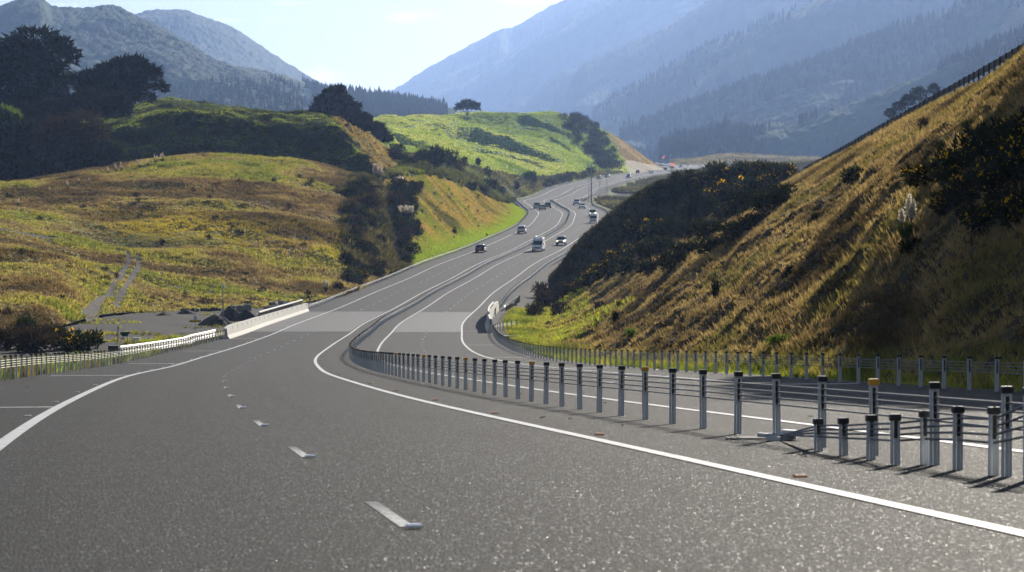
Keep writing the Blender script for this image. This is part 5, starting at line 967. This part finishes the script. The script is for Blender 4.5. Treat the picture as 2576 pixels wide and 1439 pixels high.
    if rack:
        r = MB()
        for y in (-2.0, -.9, .2, 1.0): r.box((0, y, zr + .1), (w * 1.7, .06, .05)); r.box((-w * .8, y, zr + .04), (.05, .06, .12)); r.box((w * .8, y, zr + .04), (.05, .06, .12))
        r.build('roof_rack', 'rim_alloy', e); q = MB()
        for x in (-.62, -.42): q.tube([(x, -2.3, zr + .17), (x, 1.3, zr + .2)], .035, 6)
        for y in np.arange(-2.2, 1.3, .4): q.box((-.52, y, zr + .18), (.24, .04, .04))
        q.build('ladder', 'paint_white', e); MB().tube([(.5, -2.1, zr + .24), (.5, 1.4, zr + .24)], .11, 8).build('tube_carrier', 'paint_white', e)
    return e
def on_road(u, v, off, towards, *a, **k):
    s = s_at(u, v, off); p = R1(s, off, .01); q = R1(s + 6, off) - R1(s - 6, off); sl = math.atan2(q.z, math.hypot(q.x, q.y)); rz = -heading(s) + (math.pi if towards else 0)
    return vehicle(*a, p, rz, pitch=(-sl if towards else sl), **k)
VS = 1.1
on_road(1210,635,-7.4,0,'hatchback_car','hatchback','red',label='dark red hatchback driving away on the left carriageway',scale=VS)
on_road(1313,587,-7.4,0,'suv_car','suv','white',label='pale silver suv driving away on the bend past the cutting slope',scale=VS)
on_road(1348,528,-8.2,0,'people_carrier','minivan','silver',label='tall silver people carrier driving away by the left edge line',scale=VS,cat='van')
on_road(1361,534,-7.0,0,'hatchback_car','hatchback','white',label='white hatchback driving away just behind the tall silver people carrier',scale=VS)
on_road(1377,524,-4.4,0,'suv_car','suv','grey',label='dark grey suv driving away in the lane by the median on the far bend',scale=VS)
on_road(1508,452,-7.2,0,'hatchback_car','hatchback','white',label='white car driving away behind the lamp posts',scale=VS)
on_road(1529,446,-7.2,0,'pickup_truck','pickup','silver',label='silver pickup driving away ahead of the white car behind the lamp posts',scale=VS,cat='pickup')
on_road(1604.5,436,-6.8,0,'hatchback_car','hatchback','red',label='distant reddish car at the foot of the green hill',scale=VS)
on_road(1625,435,-4.0,0,'sedan_car','sedan','white',label='distant white car just right of the reddish one',scale=VS)
on_road(1676,412,-4.0,0,'suv_car','suv','dark',label='distant dark car on the last bend below the mountain',scale=VS)
on_road(1713,424,-4.0,0,'hatchback_car','hatchback','grey',label='distant dark car behind the orange truck',scale=VS)
on_road(1675,432,-4.0,0,'suv_car','suv','dark',label='distant dark car just left of the orange truck',scale=VS)
on_road(1361,645,4.2,1,'work_van','van','white',rack=True,label='white high roof van with a ladder rack coming towards the camera',scale=VS,cat='van')
on_road(1412,617,6.9,1,'pickup_truck','pickup','white',lit=True,label='white pickup with lit headlights following the ladder rack van',scale=VS,cat='pickup')
on_road(1514,568,7.4,1,'minibus_van','van','white',label='white van half hidden behind the shaded bank',scale=.98,cat='van')
on_road(1491,544,6.9,1,'pickup_truck','pickup','blue_grey',lit=True,label='dark pickup with a pale roof coming towards the camera',scale=VS,cat='pickup')
on_road(1465,524,6.5,1,'sedan_car','sedan','white',label='white sedan coming round the far bend',scale=VS)
on_road(1450,516,6.5,1,'pickup_truck','pickup','silver',label='silver and dark pickup leading onto the far bend',scale=VS,cat='pickup')
on_road(1582,447,6.3,1,'suv_car','suv','dark',label='dark suv coming down the far straight',scale=VS,roof='white')
on_road(1641,436,4.0,1,'sedan_car','sedan','white',label='distant white car leading the orange truck',scale=VS)
on_road(1765,421,8,1,'sedan_car','sedan','white',label='distant white car at the outside of the last bend',scale=VS)
def truck(u, v, off, towards, label, arrow=False):
    s = s_at(u, v, off); e = empty('work_truck', R1(s, off, .02), -heading(s) + (math.pi if towards else 0), label, 'truck', 'vehicles on the motorway')
    MB().loft([[(-1.2, y, z0), (1.2, y, z0), (1.2, y, z1), (-1.2, y, z1)] for y, z0, z1 in ((2.4, .7, 2.7), (4.2, .6, 2.8), (4.6, .6, 1.6))]).build('cab', 'paint_' + ('cream' if not arrow else 'blue_grey'), e)
    MB().box((0, 4.45, 2.1), (2.1, .1, .9)).build('windscreen', 'car_glass', e); MB().box((0, -1.5, .95), (2.2, 7.6, .35)).build('chassis', 'dark_grille', e)
    if arrow: MB().box((0, -1.2, 2.0), (2.4, 6.2, 1.8)).build('bed', 'paint_grey', e); MB().box((0, -4.4, 4.0), (.1, .3, 1.6)).build('mast', 'pole_steel', e); MB().add([(-.5, -4.6, 4.0), (-1.6, -4.6, 5.3), (-.6, -4.6, 5.0), (.9, -4.6, 6.2), (1.4, -4.6, 5.4), (.2, -4.6, 4.6), (.6, -4.6, 3.9), (-.5, -4.55, 4.0), (-1.6, -4.55, 5.3), (-.6, -4.55, 5.0), (.9, -4.55, 6.2), (1.4, -4.55, 5.4), (.2, -4.55, 4.6), (.6, -4.55, 3.9)], [(0, 1, 2, 3, 4, 5, 6), (13, 12, 11, 10, 9, 8, 7)] + [(i, (i + 1) % 7, 7 + (i + 1) % 7, 7 + i) for i in range(7)]).build('arrow_board', 'orange_glow', e)
    else:
        MB().box((0, -2.0, 1.75), (2.3, 6.0, 1.2)).build('bed', 'paint_cream', e); MB().tube([(0, 1.6, 3.0), (0, -4.2, 3.4)], .3, 8).build('boom', 'paint_cream', e); MB().box((.4, -4.2, 3.4), (1.5, 1.2, 3.2)).build('hopper', 'orange_glow', e)  # hopper is given a glowing orange though it is no lamp
    for y in (-4.2, -3.0, 3.2):
        for sd in (-1, 1): t = MB().cyl((sd * 1.05, y, .5), (1, 0, 0), .5, .3, 16).build('wheel', 'tyre_rubber', e); MB().cyl((sd * 1.21, y, .5), (1, 0, 0), .26, .02, 10).build('rim', 'rim_alloy', t)
    for sd in (-1, 1): MB().box((sd * .85, 4.64, .95), (.3, .06, .18)).build('headlight', 'headlight_lit' if not arrow else 'headlight_clear', e)
truck(1692,431,6.0,1,'cream work truck with an orange hopper on the far road')
truck(1666,408,-4.0,0,'distant truck carrying an orange arrow board below the mountain',True)
# ---------------------------------------------------------------- street furniture and works yard
def at(u, v, keys=('yard', 'meadow')): return pick(u, v, keys)
p = at(561, 822) or R1(222, LB - 6); k = FOC / p.y; e = empty('camera_pole', p, 0, 'slim grey pole with a camera head rising from the yard beside the concrete barrier', 'pole')
H = 106 / k; MB().tube([(0, 0, -.2), (0, 0, H * .62)], [.075, .07], 10).build('lower_pole', 'pole_steel', e); MB().tube([(0, 0, H * .6), (0, 0, H * .97)], [.05, .045], 10).build('upper_pole', 'pole_steel', e); m = MB(); m.box((.06, 0, H * .97), (.3, .25, .16)); m.box((.06, -.05, H + .03), (.34, .34, .1)); m.build('camera_head', 'sign_white', e); MB().box((-.28, 0, .45), (.45, .3, .7)).build('cabinet', 'dark_grille', e)
# sign on a white post
p = at(491, 836) or R1(200, LB - 9); k = FOC / p.y; e = empty('site_sign', p, .1, 'white sign with red shield above a yellow board on a post in the yard', 'sign')
H = 58 / k; MB().box((0, .03, H * .5), (.09, .05, H)).build('post', 'sign_white', e); bw, bh = 28 / k, 5.6 / k; zb = 28 / k
a = MB().box((0, 0, zb), (bw, .025, bh)).build('yellow_board', 'sign_yellow', e); w2, h2 = 8.4 / k, 9 / k; zw = zb + bh / 2 + h2 / 2 + .03; b = MB().box((0, 0, zw), (w2, .025, h2)).build('white_board', 'sign_white', e)
sh = [(-.12, .14), (.12, .14), (.15, .05), (.1, -.08), (0, -.17), (-.1, -.08), (-.15, .05)]; n = len(sh)
MB().loft([[(x * w2 * 1.1, -.013, zw + h2 * .24 + z * h2 * .9) for x, z in reversed(sh)], [(x * w2 * 1.1, -.019, zw + h2 * .24 + z * h2 * .9) for x, z in reversed(sh)]]).build('shield', 'shield_red', b)
def text(s, size, loc, parent, mat='sign_ink', rot=(math.pi / 2, 0, 0)):
    c = bpy.data.curves.new('lettering', 'FONT'); c.body = s; c.size = size; c.align_x = 'CENTER'; c.align_y = 'CENTER'; c.extrude = .003; c.materials.append(MAT[mat]); o = bpy.data.objects.new('lettering', c); link(o); o.parent = parent; o.location = loc; o.rotation_euler = rot; bpy.context.view_layer.update(); me = bpy.data.meshes.new_from_object(o.evaluated_get(bpy.context.evaluated_depsgraph_get())); q = bpy.data.objects.new('lettering', me); link(q); q.parent = parent; q.location = loc; q.rotation_euler = rot; bpy.data.objects.remove(o); return q
text('TEHOROUNI AT RIORDA', bh * .62, (0, -.018, zb), a); text('ACCESS', h2 * .2, (0, -.018, zw - h2 * .1), b); text('POINT', h2 * .27, (0, -.018, zw - h2 * .33), b)
# green hopper, box on a pallet, fence stakes
p = at(314, 851) or R1(170, LB - 12); k = FOC / p.y; e = empty('green_bin', p, .2, 'dark green open topped bin on a short white leg by the yard track', 'bin'); r = 14.5 / k; h = 15 / k
MB().loft([[(r * f * math.cos(t), r * f * .8 * math.sin(t), z) for t in np.arange(0, 6.28, .3927)] for z, f in ((h * .35, .45), (h * .5, .55), (h, 1), (h * 1.05, 1.02), (h * 1.0, .92), (h * .7, .7))]).build('bin_body', 'green_plastic', e); MB().cyl((r * .45, 0, h * .2), (0, 0, 1), .05, h * .5, 8).build('leg', 'white_plastic', e); MB().cyl((-r * .3, 0, h * .2), (0, 0, 1), .05, h * .5, 8).build('leg', 'white_plastic', e)
p = at(340, 864) or R1(160, LB - 8); k = FOC / p.y; e = empty('pallet', p, .05, 'low timber pallet on the grass behind the near left barrier', 'pallet'); m = MB()
for i in range(5): m.box((0, -.5 + .25 * i, .16), (1.25, .17, .03))
for x in (-.55, 0, .55): m.box((x, 0, .08), (.1, 1.1, .13))
m.build('deck', 'timber', e); t = MB().box((0, 0, 0), (.62, .4, .3)).build('storage_box', 'white_plastic'); t.location = (p.x + .1, p.y, p.z + .33); tag(t, 'small white box sitting on the timber pallet', 'box'); MB().box((0, 0, .16), (.66, .44, .04)).build('lid', 'white_plastic', t)
for i, (u, v) in enumerate([(297,858), (111,830), (65,827), (180,832)]):
    p = at(u, v)
    if p: o = MB().box((0, 0, .6), (.09, .09, 1.5)).build('fence_post', 'timber'); o.location = p; tag(o, 'thin dark stake standing alone at the yard edge', 'post', 'stakes at the yard edge')
# gravel heaps: each its own pile
def heap(u, v, wpx, hpx, label, seed, mat='heap_gravel', group='gravel heaps'):
    p = at(u, v); k = FOC / p.y; r = wpx / k / 2; h = hpx / k; n = 40; a = np.linspace(0, 2 * np.pi, n, endpoint=False); V = []
    for i, t in enumerate(np.linspace(0, 1, 14)):
        rr = r * t * (1 + .12 * np.sin(3 * a + seed) + .06 * np.sin(7 * a + seed)); x = np.cos(a) * rr; y = np.sin(a) * rr * .85; z = h * (1 - t ** 1.15) - .12 * t; V.append(np.stack([x, y, np.full(n, z)], 1))
    V = np.concatenate(V); V[:, 2] += .05 * h * fbm(V + seed, .8, 3, seed) + .08 * h * fbm(V + seed, 2.5, 2, seed); i = np.arange(13)[:, None] * n + np.arange(n)[None]; j = np.arange(13)[:, None] * n + (np.arange(n)[None] + 1) % n
    o = np_mesh('gravel_heap', V, np.stack([i, i + n, j + n, j], -1).reshape(-1, 4), mat, smooth=True); o.location = p; tag(o, label, 'gravel heap', group)
heap(540, 817, 96, 30, 'nearest dark gravel heap beside the camera pole', 1); heap(578, 805, 84, 36, 'taller gravel heap behind the camera pole', 2); heap(620, 806, 74, 28, 'gravel heap right of the tall one', 3); heap(668, 799, 60, 16, 'low gravel heap before the concrete block stack', 4); heap(470, 790, 60, 12, 'low dark bank of spoil along the back of the yard', 5); heap(415, 794, 56, 10, 'low spoil mound at the back left of the yard', 6)
# rock row and cast concrete blocks
rr = random.Random(3)
for i in range(11):
    u = 462 + i * 9 + rr.uniform(-3, 3); p = at(u, 784 - i * .25); k = FOC / p.y; s = rr.uniform(5, 8) / k; n = 0; bm = []
    V, F = [], []
    a = np.linspace(0, 2 * np.pi, 10, endpoint=False)
    for ph in np.linspace(-1.3, 1.3, 6): V += [(s * math.cos(ph) * math.cos(t) * (1 + .2 * math.sin(3 * t + i)), s * .8 * math.cos(ph) * math.sin(t), s * .7 * (math.sin(ph) + .7) * (1 + .15 * math.cos(2 * t + i))) for t in a]
    for r_ in range(5):
        for j in range(10): F.append((r_ * 10 + j, r_ * 10 + (j + 1) % 10, (r_ + 1) * 10 + (j + 1) % 10, (r_ + 1) * 10 + j))
    F.append(tuple(range(50, 60))); o = np_mesh('boulder', np.array(V), F, 'rubble_rock'); o.location = p; tag(o, 'grey boulder in the row along the back of the yard', 'boulder', 'boulders along the yard back')
def block(u, v, wpx, hpx, label, n=0, depth=1.6, group='cast concrete blocks'):
    p = at(u, v); k = FOC / p.y; w, h = wpx / k, hpx / k; b = MB(); b.loft([[(x * w / 2 * q, y * depth / 2 * q, z) for x, y in ((-1, -1), (1, -1), (1, 1), (-1, 1))] for z, q in ((-.1, 1), (h * .92, 1), (h, .96))]); b.box((0, 0, h + .04), (w * .2, .3, .08)); o = b.build('concrete_block', 'cast_block'); o.location = p + Vector((0, 0, 0)); o.rotation_euler = (0, 0, .12 + .05 * n); tag(o, label, 'concrete block', group)
block(582, 782, 20, 13, 'left block of the three cast concrete blocks behind the gravel heaps'); block(604, 783, 18, 15, 'middle block of the three cast concrete blocks behind the gravel heaps', 1); block(622, 782, 17, 17, 'right block of the three cast concrete blocks behind the gravel heaps', 2)
for i, (u, v, w, h, lb) in enumerate([(674, 786, 22, 16, 'front left block of the stack behind the concrete barrier'), (697, 785, 24, 17, 'front middle block of the stack behind the concrete barrier'), (722, 780, 22, 20, 'front right block of the stack behind the concrete barrier'), (690, 775, 22, 15, 'back left block of the stack behind the concrete barrier'), (713, 771, 22, 14, 'back right block of the stack behind the concrete barrier')]): block(u, v, w, h, lb, i)
# roadside lamp posts around the crossing gap
def lamp_post(u, vb, vt, Y, arm, label, thick=.1, group='street lamps'):
    p = W(u, vb, Y); k = FOC / Y; H = (vb - vt) / k; e = empty('street_lamp', p, 0, label, 'street lamp', group)
    MB().tube([(0, 0, -1.0), (0, 0, H * .45), (0, 0, H * .9 if arm else H)], [thick, thick * .8, thick * .6], 8).build('pole', 'pole_steel', e)
    if arm:
        a = arm / k; MB().tube([(0, 0, H * .9), (a * .12, 0, H * .95), (a * .5, 0, H * .985), (a, 0, H)], [thick * .6, .05, .045, .04], 6).build('arm', 'pole_steel', e); MB().box((a * 1.06, 0, H), (abs(a) * .2 + .5, .3, .14)).build('lamp_head', 'galvanised_steel', e)
    else: MB().box((0, 0, H), (.9, .5, .35)).build('lamp_head', 'galvanised_steel', e)
    return e
lamp_post(1481, 501, 437, 915, -4, 'short lamp post just left of the thick mast'); lamp_post(1487.5, 507, 413, 900, 0, 'thick tall mast standing in the middle of the lamp posts', .24); lamp_post(1509, 511, 436, 890, -16, 'lamp post with a long arm just right of the thick mast'); lamp_post(1527, 505, 435, 905, -14, 'rightmost lamp post with a long arm reaching left'); lamp_post(1295.5, 514, 439, 905, 11, 'nearer lamp post on the left side at the spur foot'); lamp_post(1298.5, 500, 436, 945, 16, 'farther lamp post on the left side at the spur foot'); lamp_post(1654, 437, 419, 1500, 0, 'distant pole beside the far road', .1)
for u, vb, vt, Y, lb in ((1670.4, 402, 391, 2150, 'distant pole left of the mountain foot'), (1687.5, 400.5, 390, 2200, 'distant pole right of the mountain foot')): lamp_post(u, vb, vt, Y, 0, lb, .1)
for u, v, h, lb, Y in ((1543, 538, 20, 'white topped marker pole at the outside of the far bend', 800), (1535.5, 507, 8, 'pale cabinet beside the rightmost lamp post', 905)):
    k = FOC / Y; e = empty('marker_post', W(u, v, Y), 0, lb, 'post'); MB().tube([(0, 0, -.8), (0, 0, h / k)], [.07, .06], 6).build('pole', 'pole_steel', e); MB().box((0, 0, h / k), (.4, .35, .5)).build('head', 'sign_white', e)
# signs: board on the left at the far bend, marker on the right beyond the bridge
Y = 905; k = FOC / Y; e = empty('road_sign', W(1291, 512, Y), 0, 'dark backed road sign at the spur foot', 'sign'); MB().box((0, 0, 1.5), (2.2, .1, 1.4)).build('board', 'dark_grille', e); MB().box((-.7, .08, .4), (.12, .12, 2.6)).build('leg', 'pole_steel', e); MB().box((.7, .08, .4), (.12, .12, 2.6)).build('leg', 'pole_steel', e)
p = pick(1291, 795, ('bank',)) or R1(285, 16); k = FOC / p.y; e = empty('stream_sign', p, .1, 'white and brown name sign on a white post beside the right concrete barrier', 'sign'); H = 36 / k; MB().box((0, .03, H * .45), (.08, .05, H)).build('post', 'sign_white', e); MB().box((.03, 0, H * .95), (6.5 / k, .03, 5.5 / k)).build('white_board', 'sign_white', e); MB().box((0, 0, H * .76), (20 / k, .03, 3.6 / k)).build('brown_board', 'timber', e)
e = empty('road_sign', R1(1085, LB - 2.5), 0, 'small white sign beside the far left barrier', 'sign'); MB().box((0, 0, 1.2), (2.4, .08, .8)).build('board', 'sign_white', e); MB().box((0, .08, .4), (.1, .1, 1.4)).build('leg', 'pole_steel', e)
# post and wire fences
def fence(label, uvY, step, h=1.15, keys=('hump',), r=.075):
    e = None; pts = []
    for i in range(len(uvY) - 1):
        a, b = np.array(uvY[i]), np.array(uvY[i + 1]); n = max(1, int(np.linalg.norm(np.array(W(*b)) - np.array(W(*a))) / step)); pts += [W(*(a + (b - a) * j / n)) for j in range(n)]
    q = []
    for p in pts:
        d = drop(p[0], p[1], keys); q.append(d if d is not None else Vector(p))
    e = empty('wire_fence', q[0], 0, label, 'fence', 'farm fences'); src = None
    for i, p in enumerate(q):
        if i >= 100: break
        if src is None: src = MB().box((0, 0, h / 2 - .1), (r * 2, r * 2, h + .2)).build('post', 'timber', e); o = src
        else: o = src.copy(); COL.objects.link(o); o.parent = e
        o.location = p - e.location; o.rotation_euler = (random.uniform(-.06, .06), random.uniform(-.06, .06), i)
    for z in (.35, .7, 1.05): MB().tube([p + Vector((0, 0, z)) - e.location for p in q], .012, 4, False).build('wire', 'cable_steel', e)
fence('post and wire fence along the crest of the dark hump', [(500,262,742), (560,268,735), (620,279,722), (690,290,705), (760,299,690), (800,304,685)], 2.3)
fence('post and wire fence on the skyline of the green hill', [(1040,297,1302), (1120,293,1402), (1200,290,1452), (1300,287,1482)], 3.2, keys=('mid',), r=.1)
fence('post and wire fence above the bright paddock right of the far road', [(1562,492,925), (1590,489,935), (1618,486,945), (1640,484,955)], 2.6, keys=('valley',), r=.11)
# drain and pale path at the gully
def poly_on(uv, keys): return np.array([tuple(q) for q in (pick(u, v, keys) for u, v in uv) if q is not None])
q = poly_on([(1010,444), (985,449), (965,455), (952,463), (945,472)], ('spur', 'meadow', 'hump')); 
if len(q) > 1: ribbon('path', q, (3.0, 2.2), 'pale_path', ('spur', 'meadow', 'hump'), .25, 30)
q = poly_on([(945,472), (944,485), (953,520), (960,560), (968,600), (976,640), (988,664)], ('spur', 'meadow'))
if len(q) > 1: ribbon('drain', q, (2.2, 3.0), 'roots_channel', ('spur', 'meadow'), .25, 40)
o = MB().box((0, 0, .1), (1.6, .8, .2)).build('concrete_pad', 'barrier_concrete'); pp = pick(1285, 850, ('bank',)) or R1(240, 14); o.location = pp; tag(o, 'small pale concrete pad at the curled end of the near right barrier', 'concrete pad')
# ---------------------------------------------------------------- air, light, sky, camera
def haze():
    m, nt, out = nodes('haze'); v = N(nt, 'ShaderNodeVolumePrincipled'); v.inputs['Color'].default_value = (.36, .54, .97, 1); v.inputs['Density'].default_value = HAZE; v.inputs['Anisotropy'].default_value = .5; v.inputs['Density Attribute'].default_value = ''
    nt.links.new(v.outputs[0], out.inputs['Volume'])
    lo = min(float(p['P'][:, 2].min()) for p in PATCH.values()); hi = max(float(p['P'][:, 2].max()) for p in PATCH.values()); lo = min(lo, -18) - 1
    x0, x1, y0, y1 = -16200, 16200, -420, 15800; o = MB().box(((x0 + x1) / 2, (y0 + y1) / 2, (lo + hi + 20) / 2), (x1 - x0, y1 - y0, hi + 20 - lo)).build('haze', 'haze'); tag(o, kind='stuff')
HAZE = 0.6e-4
haze()
EL, AZ = rad(24), rad(20)                                            # sun ahead and to the right
sd = Vector((math.sin(AZ) * math.cos(EL), math.cos(AZ) * math.cos(EL), math.sin(EL)))
l = bpy.data.lights.new('sun', 'SUN'); l.energy = 5.0; l.angle = rad(.5); l.color = (1, .92, .79); so = bpy.data.objects.new('sun', l); link(so); so.rotation_euler = sd.to_track_quat('Z', 'Y').to_euler()
w = bpy.data.worlds.new('World'); SC.world = w; w.use_nodes = True; nt = w.node_tree; nt.nodes.clear()
out = nt.nodes.new('ShaderNodeOutputWorld'); bg = nt.nodes.new('ShaderNodeBackground'); sk = nt.nodes.new('ShaderNodeTexSky'); sk.sky_type = 'NISHITA'; sk.sun_disc = False; sk.sun_elevation = EL; sk.sun_rotation = AZ; sk.air_density = 1.0; sk.dust_density = .9; sk.ozone_density = 1.5
tc = N(nt, 'ShaderNodeTexCoord').outputs['Generated']
def cloud(col, u, v, ru, rv, amt, sc):
    d = Vector(W(u, v, 1000)).normalized(); a = N(nt, 'ShaderNodeVectorMath', operation='SUBTRACT'); a.inputs[1].default_value = d; nt.links.new(tc, a.inputs[0]); b = scalev(nt, a.outputs[0], (FOC / ru, FOC / ru * .5, FOC / rv)); ln = N(nt, 'ShaderNodeVectorMath', operation='LENGTH'); nt.links.new(b, ln.inputs[0])
    n_ = noise(nt, sc, 6, scalev(nt, tc, (1, 1, 1.8)), .62); r = mathn(nt, 'SUBTRACT', 1.25, mathn(nt, 'ADD', ln.outputs['Value'], mathn(nt, 'MULTIPLY_ADD', n_, 1.9, -.7))); f = mathn(nt, 'MULTIPLY', mathn(nt, 'MULTIPLY', r, 1.3, clamp=True), amt)
    return mix(nt, f, col, (20, 19.8, 19.4))
hs = N(nt, 'ShaderNodeHueSaturation'); hs.inputs['Saturation'].default_value = .62; hs.inputs['Value'].default_value = .95; nt.links.new(sk.outputs[0], hs.inputs['Color']); c = hs.outputs[0]
for q in ((165, 28, 60, 22, .55, 90), (200, 34, 40, 18, .4, 120), (815, 192, 62, 34, .6, 90), (1022, 44, 58, 18, .5, 80), (1075, 36, 40, 12, .35, 100), (450, 38, 50, 10, .25, 100), (560, 52, 60, 9, .3, 90), (1300, 2, 130, 12, .4, 60), (1480, 4, 120, 14, .5, 60), (740, 8, 60, 8, .3, 90), (700, 48, 60, 10, .15, 90), (2300, -260, 900, 160, .2, 14)): c = cloud(c, *q)
nt.links.new(c, bg.inputs[0]); bg.inputs[1].default_value = .05; nt.links.new(bg.outputs[0], out.inputs[0])
cam = bpy.data.cameras.new('camera'); co = bpy.data.objects.new('camera', cam); link(co); co.location = (0, 0, 0); co.rotation_euler = (math.pi / 2 - PITCH, 0, 0); cam.sensor_width = 36; cam.lens = FOC / 2576 * 36; cam.clip_start = .1; cam.clip_end = 80000
cam.dof.use_dof = True; cam.dof.focus_distance = 110; cam.dof.aperture_fstop = 5.6
SC.camera = co; SC.render.engine = 'CYCLES'; SC.view_settings.view_transform = 'Standard'; SC.view_settings.look = 'None'; SC.view_settings.exposure = 0.74; SC.view_settings.gamma = 1
SC.cycles.max_bounces = 6; SC.cycles.diffuse_bounces = 2; SC.cycles.glossy_bounces = 2; SC.cycles.transmission_bounces = 4; SC.cycles.volume_bounces = 1; SC.cycles.transparent_max_bounces = 4; SC.cycles.use_denoising = True
SC.cycles.sample_clamp_indirect = 6
